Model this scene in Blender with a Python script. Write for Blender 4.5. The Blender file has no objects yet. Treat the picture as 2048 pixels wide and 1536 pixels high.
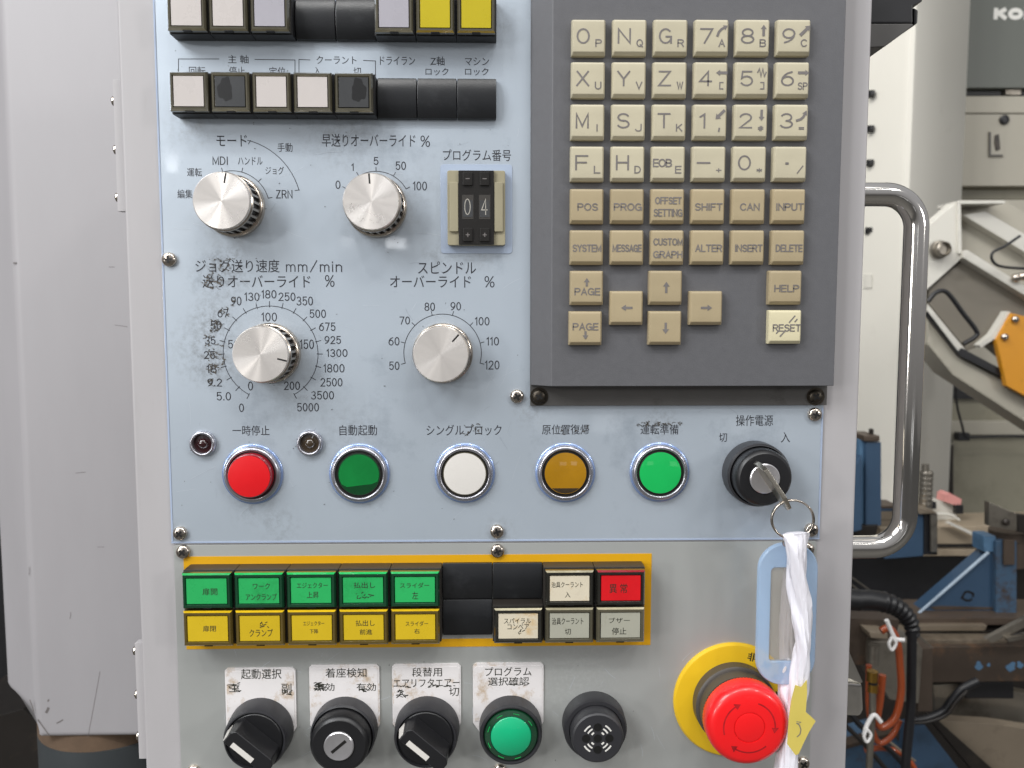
import bpy, bmesh, math, random
from mathutils import Matrix, Vector
random.seed(7)
R = math.radians
S = 0.001                      # everything below is written in millimetres: (u right, v up, h out of the panel)
scene = bpy.context.scene
col = scene.collection

# ------------------------------------------------------------------ camera
FPX, D0 = 1600.0, 400.0
PIT, YAW, ROL = R(-4.604), R(-1.319), R(0.0)
def rotm():
    cx, sx, cy, sy, cz, sz = math.cos(PIT), math.sin(PIT), math.cos(YAW), math.sin(YAW), math.cos(ROL), math.sin(ROL)
    return (Matrix(((cy, 0, sy), (0, 1, 0), (-sy, 0, cy))) @ Matrix(((1, 0, 0), (0, cx, -sx), (0, sx, cx)))
            @ Matrix(((cz, -sz, 0), (sz, cz, 0), (0, 0, 1))))
CR = rotm()
def P(x, y, h=0.0):            # photograph pixel -> (u, v) on the plane h millimetres in front of the plates
    d = CR @ Vector((x - 1024, -(y - 768), -FPX))
    t = -(D0 - h) / d.z
    return d.x * t, d.y * t
def W(u, v, h=0.0):
    return Vector((u * S, -h * S, v * S))
cd = bpy.data.cameras.new('camera')
cam = bpy.data.objects.new('camera', cd); col.objects.link(cam)
A2W = Matrix(((1, 0, 0), (0, 0, -1), (0, 1, 0)))
cam.matrix_world = Matrix.Translation(W(0, 0, D0)) @ (A2W @ CR).to_4x4()
cd.sensor_width = 36.0; cd.lens = 36.0 * FPX / 2048
cd.clip_start = 0.02; cd.clip_end = 60
cd.dof.use_dof = True; cd.dof.focus_distance = 0.392; cd.dof.aperture_fstop = 15.0
scene.camera = cam

# ------------------------------------------------------------------ world, lamps, exposure
scene.view_settings.view_transform = 'Standard'
scene.view_settings.look = 'None'
scene.view_settings.exposure = -0.14
scene.view_settings.gamma = 1.0
world = bpy.data.worlds.new('World'); scene.world = world; world.use_nodes = True
nt = world.node_tree; nt.nodes.clear()
wo = nt.nodes.new('ShaderNodeOutputWorld'); wb = nt.nodes.new('ShaderNodeBackground')
tc = nt.nodes.new('ShaderNodeTexCoord'); sx = nt.nodes.new('ShaderNodeSeparateXYZ'); rp = nt.nodes.new('ShaderNodeValToRGB')
mr = nt.nodes.new('ShaderNodeMapRange'); mr.inputs['From Min'].default_value = -1; mr.inputs['From Max'].default_value = 1
nt.links.new(tc.outputs['Generated'], sx.inputs[0]); nt.links.new(sx.outputs['Z'], mr.inputs[0])
nt.links.new(mr.outputs[0], rp.inputs[0]); nt.links.new(rp.outputs[0], wb.inputs[0]); nt.links.new(wb.outputs[0], wo.inputs[0])
el = rp.color_ramp.elements
el[0].position = 0.0; el[0].color = (0.13, 0.125, 0.12, 1)
el[1].position = 1.0; el[1].color = (0.76, 0.78, 0.82, 1)
e = el.new(0.42); e.color = (0.20, 0.195, 0.19, 1)
e = el.new(0.56); e.color = (0.51, 0.51, 0.53, 1)
wb.inputs[1].default_value = 0.66
def lamp(name, pos, target, sx_, sy_, power, color, spread=180):
    l = bpy.data.lights.new(name, 'AREA'); l.shape = 'RECTANGLE'; l.size = sx_; l.size_y = sy_
    l.energy = power; l.color = color
    o = bpy.data.objects.new(name, l); col.objects.link(o)
    p, t = W(*pos), W(*target)
    l.spread = R(spread)
    o.location = p; o.rotation_euler = (t - p).to_track_quat('-Z', 'Y').to_euler()
    return o
lamp('window_light', (-1350, 1300, 1150), (-60, 0, 0), 1.0, 0.9, 40, (0.96, 0.98, 1.0))
lamp('roof_light', (500, 2700, 1500), (100, 0, 0), 2.0, 0.9, 26, (1.0, 0.99, 0.97))
lamp('column_fill_light', (-450, 1300, -450), (600, 250, -1200), 0.9, 0.7, 5.5, (1.0, 0.98, 0.94), 75)  # unseen lamp added to brighten the left face of the white column
for px_, py_, pz_, w_, h_, pw_ in ((-2600, 900, 3200, .9, .5, 16), (900, 3300, 2400, .9, .5, 18), (3400, 900, 2600, .5, 1.0, 20), (-900, 3600, 2600, .7, .5, 22), (2300, 2600, 2600, .6, .5, 16), (-3200, 100, 2600, .5, .8, 18)):
    lamp('streak_lamp', (px_, py_, pz_), (0, 0, 0), w_ * .6, h_ * .6, pw_ * 1.5, (1.0, 0.99, 0.97))  # lamps added to draw bright streaks on the spun knob faces
def pane_light(x, y, w, h, rad, colr):   # a far window pane mirrored in the glossy film
    u, v = P(x, y); k = 12.0
    aw, ah = w / 4 * (k + 1) * S, h / 4 * (k + 1) * S
    lamp('window_pane_light', (u * (k + 1), v * (k + 1), 400 * k), (u, v, 0), aw, ah, rad * math.pi * aw * ah, colr)
for a in ((344, 325, 20, 36, 7), (350, 466, 46, 26, 3), (694, 487, 17, 20, 9), (792, 487, 38, 19, 9), (1105, 848, 70, 36, 1.3), (1214, 846, 60, 40, 1.8),
          (1462, 858, 84, 50, 1.8), (1580, 866, 56, 62, 1.3), (1040, 246, 24, 12, 5)):
    pane_light(*a, (0.93, 0.96, 1.0))

# ------------------------------------------------------------------ materials
def lin(c):
    if isinstance(c, str):
        c = c.lstrip('#'); v = [int(c[i:i + 2], 16) / 255 for i in (0, 2, 4)]
    else: v = [x / 255 for x in c]
    return tuple((x / 12.92 if x <= 0.04045 else ((x + 0.055) / 1.055) ** 2.4) for x in v) + (1.0,)
def mat(name, c, rough=0.5, metal=0.0, coat=0.0, coat_rough=0.03, var=0.06, scale=60.0, bump=0.0, bscale=900.0, dirt=None, dirt_amt=0.0,
        dirt_scale=25.0, dirt_cut=0.62, trans=0.0, aniso=0.0, spec=0.5, stretch=(1, 1, 1), alpha=None, sheen=0.0, sss=0.0, coat_var=False):
    m = bpy.data.materials.new(name); m.use_nodes = True
    n = m.node_tree; b = n.nodes['Principled BSDF']
    base = lin(c)
    b.inputs['Roughness'].default_value = rough; b.inputs['Metallic'].default_value = metal
    b.inputs['Coat Weight'].default_value = coat; b.inputs['Coat Roughness'].default_value = coat_rough
    b.inputs['Specular IOR Level'].default_value = spec
    b.inputs['Transmission Weight'].default_value = trans
    if alpha is not None: b.inputs['Alpha'].default_value = alpha
    t = n.nodes.new('ShaderNodeTexCoord'); mp = n.nodes.new('ShaderNodeMapping'); mp.inputs['Scale'].default_value = stretch
    oi = n.nodes.new('ShaderNodeObjectInfo'); ad = n.nodes.new('ShaderNodeVectorMath'); ad.operation = 'MULTIPLY_ADD'
    ad.inputs[1].default_value = (1, 1, 1)
    cmb = n.nodes.new('ShaderNodeCombineXYZ'); n.links.new(oi.outputs['Random'], cmb.inputs[0]); n.links.new(oi.outputs['Random'], cmb.inputs[2])
    n.links.new(t.outputs['Object'], mp.inputs[0]); n.links.new(mp.outputs[0], ad.inputs[0]); n.links.new(cmb.outputs[0], ad.inputs[2])
    no = n.nodes.new('ShaderNodeTexNoise'); no.inputs['Scale'].default_value = scale; no.inputs['Detail'].default_value = 6
    no.inputs['Roughness'].default_value = 0.6
    n.links.new(ad.outputs[0], no.inputs['Vector'])
    mx = n.nodes.new('ShaderNodeMix'); mx.data_type = 'RGBA'
    mx.inputs[6].default_value = tuple(x * (1 - var * 1.6) for x in base[:3]) + (1,)
    mx.inputs[7].default_value = tuple(min(1, x * (1 + var * 1.6)) for x in base[:3]) + (1,)
    rf_ = n.nodes.new('ShaderNodeMath'); rf_.operation = 'MULTIPLY_ADD'; rf_.inputs[1].default_value = 0.45; rf_.inputs[2].default_value = -0.22
    n.links.new(oi.outputs['Random'], rf_.inputs[0])
    af_ = n.nodes.new('ShaderNodeMath'); af_.operation = 'ADD'; n.links.new(rf_.outputs[0], af_.inputs[0]); n.links.new(no.outputs['Fac'], af_.inputs[1])
    n.links.new(af_.outputs[0], mx.inputs[0])
    out = mx.outputs[2]
    if dirt:
        dn = n.nodes.new('ShaderNodeTexNoise'); dn.inputs['Scale'].default_value = dirt_scale; dn.inputs['Detail'].default_value = 9; dn.inputs['Roughness'].default_value = 0.72
        n.links.new(ad.outputs[0], dn.inputs['Vector'])
        rm = n.nodes.new('ShaderNodeMapRange'); rm.inputs['From Min'].default_value = dirt_cut; rm.inputs['From Max'].default_value = dirt_cut + 0.14
        rm.inputs['To Max'].default_value = dirt_amt; n.links.new(dn.outputs['Fac'], rm.inputs[0])
        m2 = n.nodes.new('ShaderNodeMix'); m2.data_type = 'RGBA'; n.links.new(rm.outputs[0], m2.inputs[0]); n.links.new(out, m2.inputs[6])
        m2.inputs[7].default_value = lin(dirt); out = m2.outputs[2]
    n.links.new(out, b.inputs['Base Color'])
    rr = n.nodes.new('ShaderNodeMapRange'); rr.inputs['To Min'].default_value = max(0.02, rough * 0.85); rr.inputs['To Max'].default_value = min(1, rough * 1.15)
    n.links.new(no.outputs['Fac'], rr.inputs[0]); n.links.new(rr.outputs[0], b.inputs['Roughness'])
    if coat_var:     # wiped and greasy patches on the gloss
        cv_ = n.nodes.new('ShaderNodeTexNoise'); cv_.inputs['Scale'].default_value = 14; cv_.inputs['Detail'].default_value = 5; cv_.inputs['Distortion'].default_value = 1.2
        n.links.new(t.outputs['Object'], cv_.inputs['Vector'])
        cm = n.nodes.new('ShaderNodeMapRange'); cm.inputs['From Min'].default_value = 0.42; cm.inputs['From Max'].default_value = 0.62
        cm.inputs['To Min'].default_value = coat_rough; cm.inputs['To Max'].default_value = coat_rough + 0.10
        n.links.new(cv_.outputs['Fac'], cm.inputs[0]); n.links.new(cm.outputs[0], b.inputs['Coat Roughness'])
    if bump:
        bn = n.nodes.new('ShaderNodeTexNoise'); bn.inputs['Scale'].default_value = bscale; bn.inputs['Detail'].default_value = 3
        n.links.new(ad.outputs[0], bn.inputs['Vector'])
        bp = n.nodes.new('ShaderNodeBump'); bp.inputs['Strength'].default_value = bump; bp.inputs['Distance'].default_value = 0.0003
        n.links.new(bn.outputs['Fac'], bp.inputs['Height']); n.links.new(bp.outputs[0], b.inputs['Normal'])
    if aniso:
        b.inputs['Anisotropic'].default_value = aniso
        tg = n.nodes.new('ShaderNodeTangent'); tg.direction_type = 'RADIAL'; tg.axis = 'Y'
        n.links.new(tg.outputs[0], b.inputs['Tangent'])
    m['b'] = 1
    return m
def smear(m, spots, colr):      # worn or greasy marks with a place of their own on a plate: (u, v, radius, amount), millimetres
    n = m.node_tree; b = n.nodes['Principled BSDF']
    src = b.inputs['Base Color'].links[0].from_socket
    g = n.nodes.new('ShaderNodeTexCoord')
    for (u, v, r, a, sc) in spots:
        vm = n.nodes.new('ShaderNodeVectorMath'); vm.operation = 'DISTANCE'
        vm.inputs[1].default_value = W(u, v, 0); n.links.new(g.outputs['Object'], vm.inputs[0])
        mrn = n.nodes.new('ShaderNodeMapRange'); mrn.inputs['From Min'].default_value = r * S; mrn.inputs['From Max'].default_value = r * S * 0.2
        n.links.new(vm.outputs['Value'], mrn.inputs[0])
        nz = n.nodes.new('ShaderNodeTexNoise'); nz.inputs['Scale'].default_value = sc; nz.inputs['Detail'].default_value = 8; nz.inputs['Roughness'].default_value = 0.75
        n.links.new(g.outputs['Object'], nz.inputs['Vector'])
        m3 = n.nodes.new('ShaderNodeMapRange'); m3.inputs['From Min'].default_value = 0.45; m3.inputs['From Max'].default_value = 0.72
        n.links.new(nz.outputs['Fac'], m3.inputs[0])
        mu = n.nodes.new('ShaderNodeMath'); mu.operation = 'MULTIPLY'; n.links.new(mrn.outputs[0], mu.inputs[0]); n.links.new(m3.outputs[0], mu.inputs[1])
        mm = n.nodes.new('ShaderNodeMath'); mm.operation = 'MULTIPLY'; mm.inputs[1].default_value = a; n.links.new(mu.outputs[0], mm.inputs[0])
        mx = n.nodes.new('ShaderNodeMix'); mx.data_type = 'RGBA'; n.links.new(mm.outputs[0], mx.inputs[0]); n.links.new(src, mx.inputs[6])
        mx.inputs[7].default_value = lin(colr); src = mx.outputs[2]
    n.links.new(src, b.inputs['Base Color'])

M = {}
M['housing'] = mat('grey_painted_steel', '#aba8a9', 0.42, var=0.04, scale=18, bump=0.05, bscale=1400, dirt='#8d8880', dirt_amt=0.35, dirt_scale=14, dirt_cut=0.6, stretch=(2.5, 2.5, 0.6))
M['pillar'] = mat('pale_painted_pillar', '#9f9c9e', 0.45, var=0.05, scale=9, bump=0.04, bscale=900, dirt='#857f78', dirt_amt=0.5, dirt_scale=30, dirt_cut=0.66, stretch=(2.2, 2.2, 0.7))
M['film'] = mat('blue_grey_film', '#b6c0ca', 0.42, metal=0.4, coat=1.0, coat_rough=0.03, var=0.07, scale=9, bump=0.05, bscale=2200, dirt='#828d99', dirt_amt=0.45, dirt_scale=22, dirt_cut=0.56, coat_var=True)
M['film_edge'] = mat('clear_film_edge', '#a3b0c6', 0.25, coat=1.0, var=0.05)
M['backing'] = mat('pale_film_patch', '#a3b0c4', 0.4, coat=0.8, var=0.05, scale=20)
M['lower'] = mat('brushed_grey_plate', '#b6b8b5', 0.36, metal=0.4, var=0.05, scale=14, bump=0.04, bscale=2000, dirt='#b9bbb8', dirt_amt=0.5, dirt_scale=70, dirt_cut=0.64)
M['keypad'] = mat('grey_textured_plastic', '#5a5a5d', 0.5, var=0.06, scale=300, bump=0.25, bscale=2600)
M['keypad_dark'] = mat('dirty_grey_plastic', '#4c4a48', 0.5, var=0.12, scale=60, bump=0.2, bscale=2600, dirt='#2c2724', dirt_amt=0.6, dirt_scale=60, dirt_cut=0.55)
M['cream'] = mat('cream_key_plastic', '#b9b199', 0.42, var=0.06, scale=80, bump=0.05, bscale=2500, dirt='#a2946c', dirt_amt=0.3, dirt_scale=60, dirt_cut=0.62)
M['tan'] = mat('tan_key_plastic', '#a59678', 0.42, var=0.06, scale=80, bump=0.05, bscale=2500, dirt='#96794c', dirt_amt=0.3, dirt_scale=60, dirt_cut=0.62)
M['reset'] = mat('pale_key_plastic', '#cec5a4', 0.42, var=0.04, scale=80, dirt='#a2946c', dirt_amt=0.3, dirt_scale=60)
M['ink_key'] = mat('grey_key_ink', '#6f6a68', 0.6, var=0.1, scale=400)
M['ink'] = mat('dark_printing_ink', '#26272e', 0.55, var=0.25, scale=250)
M['ink_worn'] = mat('smudged_ink', '#4c463e', 0.6, var=0.5, scale=600)
M['ink_btn'] = mat('button_ink', '#25261c', 0.6, var=0.25, scale=300)
M['black'] = mat('black_plastic', '#1b1b1d', 0.38, var=0.12, scale=60, bump=0.08, bscale=2600, dirt='#4a4a4a', dirt_amt=0.25, dirt_scale=50)
M['blank'] = mat('black_blanking_plastic', '#1d1e20', 0.3, var=0.12, scale=60, bump=0.12, bscale=2600, dirt='#3a3b3d', dirt_amt=0.4, dirt_scale=30, dirt_cut=0.55)
M['collar'] = mat('dark_grey_collar', '#2b2b2e', 0.42, var=0.1, scale=60, bump=0.15, bscale=3000)
M['body_brown'] = mat('aged_black_body', '#2e2a26', 0.45, var=0.1, scale=60, dirt='#5a4a3a', dirt_amt=0.4, dirt_scale=40)
M['alu'] = mat('spun_aluminium', '#f2ece6', 0.27, metal=0.66, aniso=0.9, var=0.01, scale=12)
M['alu_side'] = mat('turned_aluminium_side', '#bdb3a8', 0.22, metal=1.0, var=0.08, scale=80)
M['flute'] = mat('dark_grip_flute', '#2e2925', 0.35, metal=0.3, var=0.2, scale=200)  # grip slots in a dark material, their dark reflection put into the colour
M['chrome'] = mat('chrome', '#e4e0da', 0.1, metal=1.0, var=0.03, scale=40, dirt='#5a4d42', dirt_amt=0.5, dirt_scale=50, dirt_cut=0.68)
M['steel'] = mat('plated_screw_steel', '#c3b9ae', 0.22, metal=1.0, var=0.1, scale=300, dirt='#4f4436', dirt_amt=0.6, dirt_scale=500, dirt_cut=0.6)
M['screw_dark'] = mat('blackened_screw', '#4a443c', 0.4, metal=0.8, var=0.25, scale=400, dirt='#1c1814', dirt_amt=0.8, dirt_scale=400, dirt_cut=0.5)
M['bezel'] = mat('satin_silver_bezel', '#b4b4bb', 0.28, metal=0.9, var=0.05, scale=90, bump=0.02)
M['bezel_base'] = mat('bluish_bezel_foot', '#8aa0cc', 0.25, metal=0.4, coat=0.8, var=0.06, scale=90)
M['groove'] = mat('dark_groove', '#141211', 0.5, var=0.1)
M['red'] = mat('red_button_plastic', '#d3161d', 0.32, coat=0.3, var=0.05, scale=90)
M['red_side'] = mat('red_button_rim', '#8f1a26', 0.25, coat=0.6, var=0.08, scale=90)
M['red_lens'] = mat('red_lens', '#d0121c', 0.3, coat=0.8, var=0.08, scale=120)
M['estop'] = mat('red_mushroom_plastic', '#e8181c', 0.34, coat=0.35, coat_rough=0.15, var=0.04, scale=90, dirt='#b01418', dirt_amt=0.4, dirt_scale=60)
M['estop_mark'] = mat('worn_red_groove', '#a8141a', 0.5, var=0.4, scale=300)
M['green_dark'] = mat('dark_green_lens', '#083b1d', 0.2, coat=1.0, var=0.5, scale=40)
M['green'] = mat('green_lens', '#12b055', 0.3, coat=0.6, var=0.06, scale=90, dirt='#0c6a38', dirt_amt=0.5, dirt_scale=90, dirt_cut=0.66)
M['green_sq'] = mat('green_square_lens', '#2aa95b', 0.28, coat=0.7, var=0.08, scale=90, dirt='#1b7a3c', dirt_amt=0.5, dirt_scale=60, dirt_cut=0.56)
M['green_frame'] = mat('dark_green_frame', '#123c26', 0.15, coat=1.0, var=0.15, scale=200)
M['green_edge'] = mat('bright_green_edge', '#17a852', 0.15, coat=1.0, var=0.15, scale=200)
M['green_round'] = mat('sea_green_lens', '#0fa873', 0.32, coat=0.6, var=0.05, scale=90)
M['orange_lens'] = mat('amber_lens', '#9c700d', 0.22, coat=1.0, var=0.2, scale=60, dirt='#7a4a12', dirt_amt=0.7, dirt_scale=45, dirt_cut=0.58)
M['yellow_sq'] = mat('yellow_square_lens', '#c8aa1e', 0.28, coat=0.7, var=0.06, scale=90, dirt='#b08a1a', dirt_amt=0.4, dirt_scale=60, dirt_cut=0.6)
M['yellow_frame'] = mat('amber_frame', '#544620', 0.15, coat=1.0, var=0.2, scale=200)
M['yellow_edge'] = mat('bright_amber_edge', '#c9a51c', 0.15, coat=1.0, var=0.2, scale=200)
M['yellow_top'] = mat('lemon_square_lens', '#b5a410', 0.28, coat=0.7, var=0.06, scale=90, dirt='#9a8a1a', dirt_amt=0.3, dirt_scale=60)
M['white_sq'] = mat('white_square_lens', '#beb7b3', 0.28, coat=0.7, var=0.03, scale=90, dirt='#bfb49c', dirt_amt=0.25, dirt_scale=60, dirt_cut=0.6)
M['lilac_sq'] = mat('grey_white_square_lens', '#a19ea5', 0.28, coat=0.7, var=0.04, scale=90)
M['aged_sq'] = mat('yellowed_white_lens', '#d2c8b2', 0.28, coat=0.7, var=0.06, scale=90, dirt='#c09a5c', dirt_amt=0.8, dirt_scale=70, dirt_cut=0.52)
M['grey_sq'] = mat('dull_grey_lens', '#a3a294', 0.28, coat=0.7, var=0.05, scale=90, dirt='#8d8468', dirt_amt=0.5, dirt_scale=70, dirt_cut=0.55)
M['dark_sq'] = mat('smoky_dark_lens', '#3b3c3d', 0.22, coat=1.0, var=0.12, scale=60)
M['dark_blot'] = mat('black_blot', '#121212', 0.3, coat=0.8, var=0.1)
M['clear_frame'] = mat('smoky_clear_frame', '#4e4a3c', 0.12, coat=1.0, var=0.15, scale=250)
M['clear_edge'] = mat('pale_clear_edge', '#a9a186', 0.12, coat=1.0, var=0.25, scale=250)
M['black_frame'] = mat('black_lens_frame', '#24231f', 0.15, coat=1.0, var=0.15, scale=250)
M['white_lens'] = mat('white_round_lens', '#d6d2cc', 0.32, coat=0.5, var=0.03, scale=90)
M['tape'] = mat('yellow_plastic_tape', '#d09b10', 0.35, coat=0.2, var=0.04, scale=60, dirt='#a8680c', dirt_amt=0.4, dirt_scale=60, dirt_cut=0.6)
M['yring'] = mat('yellow_ring_plastic', '#deb520', 0.38, var=0.04, scale=60, dirt='#b88a18', dirt_amt=0.3, dirt_scale=60)
M['card'] = mat('stained_white_name_plate', '#dedad9', 0.42, var=0.04, scale=60, dirt='#a98a5c', dirt_amt=0.8, dirt_scale=70, dirt_cut=0.53)
M['collar_grey'] = mat('warm_grey_collar', '#4a4540', 0.4, var=0.08, scale=60)
M['olive'] = mat('olive_beige_plastic', '#958e76', 0.42, var=0.05, scale=60, dirt='#7a7258', dirt_amt=0.4, dirt_scale=90)
M['thumb_black'] = mat('thumbwheel_black', '#1f1d1b', 0.3, var=0.1, scale=90)
M['window_glass'] = mat('dark_wheel_window', '#3a3733', 0.2, coat=1.0, var=0.1, scale=90)
M['white_ink'] = mat('white_ink', '#d8d6d0', 0.5, var=0.1, scale=300)
M['digit_ink'] = mat('dull_digit_ink', '#a5a198', 0.5, var=0.2, scale=300)
M['lamp_dark'] = mat('dark_red_lamp', '#2c0c10', 0.2, coat=1.0, var=0.3, scale=200)
M['lamp_brown'] = mat('brown_lamp', '#3c3022', 0.25, coat=1.0, var=0.3, scale=200)
M['key_metal'] = mat('nickel_key', '#d2cbbd', 0.3, metal=1.0, var=0.1, scale=200, dirt='#4a4238', dirt_amt=0.6, dirt_scale=200, dirt_cut=0.58)
M['lock_metal'] = mat('lock_cylinder', '#c9c7c9', 0.3, metal=0.75, var=0.1, scale=150)
M['twine'] = mat('white_plastic_twine', '#e9e7ee', 0.4, coat=0.3, coat_rough=0.2, var=0.05, scale=200, bump=1.0, bscale=420, stretch=(2.4, 2.4, 0.12), dirt='#bdb6c4', dirt_amt=0.3, dirt_scale=90)
M['note'] = mat('yellow_paper_tape', '#d0bd5c', 0.55, var=0.06, scale=60, dirt='#b08a3c', dirt_amt=0.7, dirt_scale=60)
M['tag_blue'] = mat('pale_blue_tag_plastic', '#a9c4e2', 0.35, coat=0.4, var=0.04, scale=60, alpha=0.58)
M['tag_card'] = mat('tag_window', '#b3aa9c', 0.4, coat=0.4, var=0.1, scale=25, alpha=0.3)
M['white_paint'] = mat('white_machine_paint', '#c6c3ba', 0.45, var=0.03, scale=6, dirt='#a8a498', dirt_amt=0.4, dirt_scale=12, dirt_cut=0.6)
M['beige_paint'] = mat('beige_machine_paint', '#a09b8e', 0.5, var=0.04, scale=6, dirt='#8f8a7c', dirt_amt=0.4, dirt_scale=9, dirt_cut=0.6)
M['green_paint'] = mat('dark_green_grey_paint', '#5d605a', 0.45, var=0.05, scale=6)
M['olive_paint'] = mat('oily_beige_panel', '#827e6e', 0.5, var=0.06, scale=6, dirt='#6f6a5a', dirt_amt=0.5, dirt_scale=9, dirt_cut=0.52)
M['underside_shade'] = mat('taupe_shaded_underside', '#6f695e', 0.5, var=0.05, scale=6)  # underside of the white control box, its shade put into the colour
M['pale_edge'] = mat('worn_pale_blue_edge', '#a3b3c2', 0.5, var=0.2, scale=60)
M['worn_blue'] = mat('flaking_blue_paint', '#3d566e', 0.5, var=0.2, scale=14, dirt='#3a2e26', dirt_amt=0.95, dirt_scale=28, dirt_cut=0.5)
M['pale_table'] = mat('scraped_pale_table', '#aa9b86', 0.4, metal=0.4, var=0.12, scale=12, dirt='#6e6252', dirt_amt=0.5, dirt_scale=10, dirt_cut=0.55)
M['dark'] = mat('oily_dark_metal', '#26221f', 0.4, metal=0.3, var=0.3, scale=12, bump=0.2, bscale=120, dirt='#4a4036', dirt_amt=0.6, dirt_scale=15, dirt_cut=0.55)
M['rust'] = mat('rusty_brown_steel', '#4f443b', 0.5, metal=0.4, var=0.25, scale=14, bump=0.2, bscale=150, dirt='#7a5a40', dirt_amt=0.6, dirt_scale=18, dirt_cut=0.55)
M['raw'] = mat('worn_raw_steel', '#8c867c', 0.35, metal=0.8, var=0.15, scale=20, dirt='#4f463c', dirt_amt=0.6, dirt_scale=14, dirt_cut=0.52)
M['table'] = mat('scraped_machine_table', '#8a7e6e', 0.4, metal=0.5, var=0.12, scale=12, dirt='#5e5448', dirt_amt=0.7, dirt_scale=10, dirt_cut=0.5)
M['blue'] = mat('blue_machine_paint', '#4f6f8c', 0.4, var=0.1, scale=14, dirt='#2c3e50', dirt_amt=0.6, dirt_scale=14, dirt_cut=0.55)
M['blue_dark'] = mat('deep_blue_paint', '#31475e', 0.4, var=0.1, scale=14, dirt='#22303c', dirt_amt=0.6, dirt_scale=14, dirt_cut=0.55)
M['orange_plate'] = mat('orange_machine_plate', '#c4851c', 0.45, var=0.05, scale=20, dirt='#7a4a14', dirt_amt=0.5, dirt_scale=30, dirt_cut=0.62)
M['orange_hose'] = mat('orange_air_hose', '#94421c', 0.3, coat=0.5, var=0.1, scale=60)
M['rubber'] = mat('black_rubber', '#17171a', 0.4, var=0.2, scale=60)
M['brass'] = mat('brass', '#b08a44', 0.3, metal=1.0, var=0.1, scale=60)
M['tie'] = mat('white_cable_tie', '#e4e2e0', 0.4, var=0.03)
M['pink'] = mat('faded_pink_plastic', '#c98a84', 0.5, var=0.1, scale=30)
M['floor'] = mat('workshop_floor', '#55534f', 0.6, var=0.15, scale=4, dirt='#33312e', dirt_amt=0.6, dirt_scale=5, dirt_cut=0.5)
M['wall'] = mat('workshop_wall', '#5b5d5e', 0.7, var=0.08, scale=1.5)
M['felt'] = mat('brown_felt_packing', '#63503f', 0.9, var=0.25, scale=60, bump=0.6, bscale=500)
M['slate'] = mat('slate_grey_base', '#3b3f41', 0.4, var=0.1, scale=20)

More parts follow.
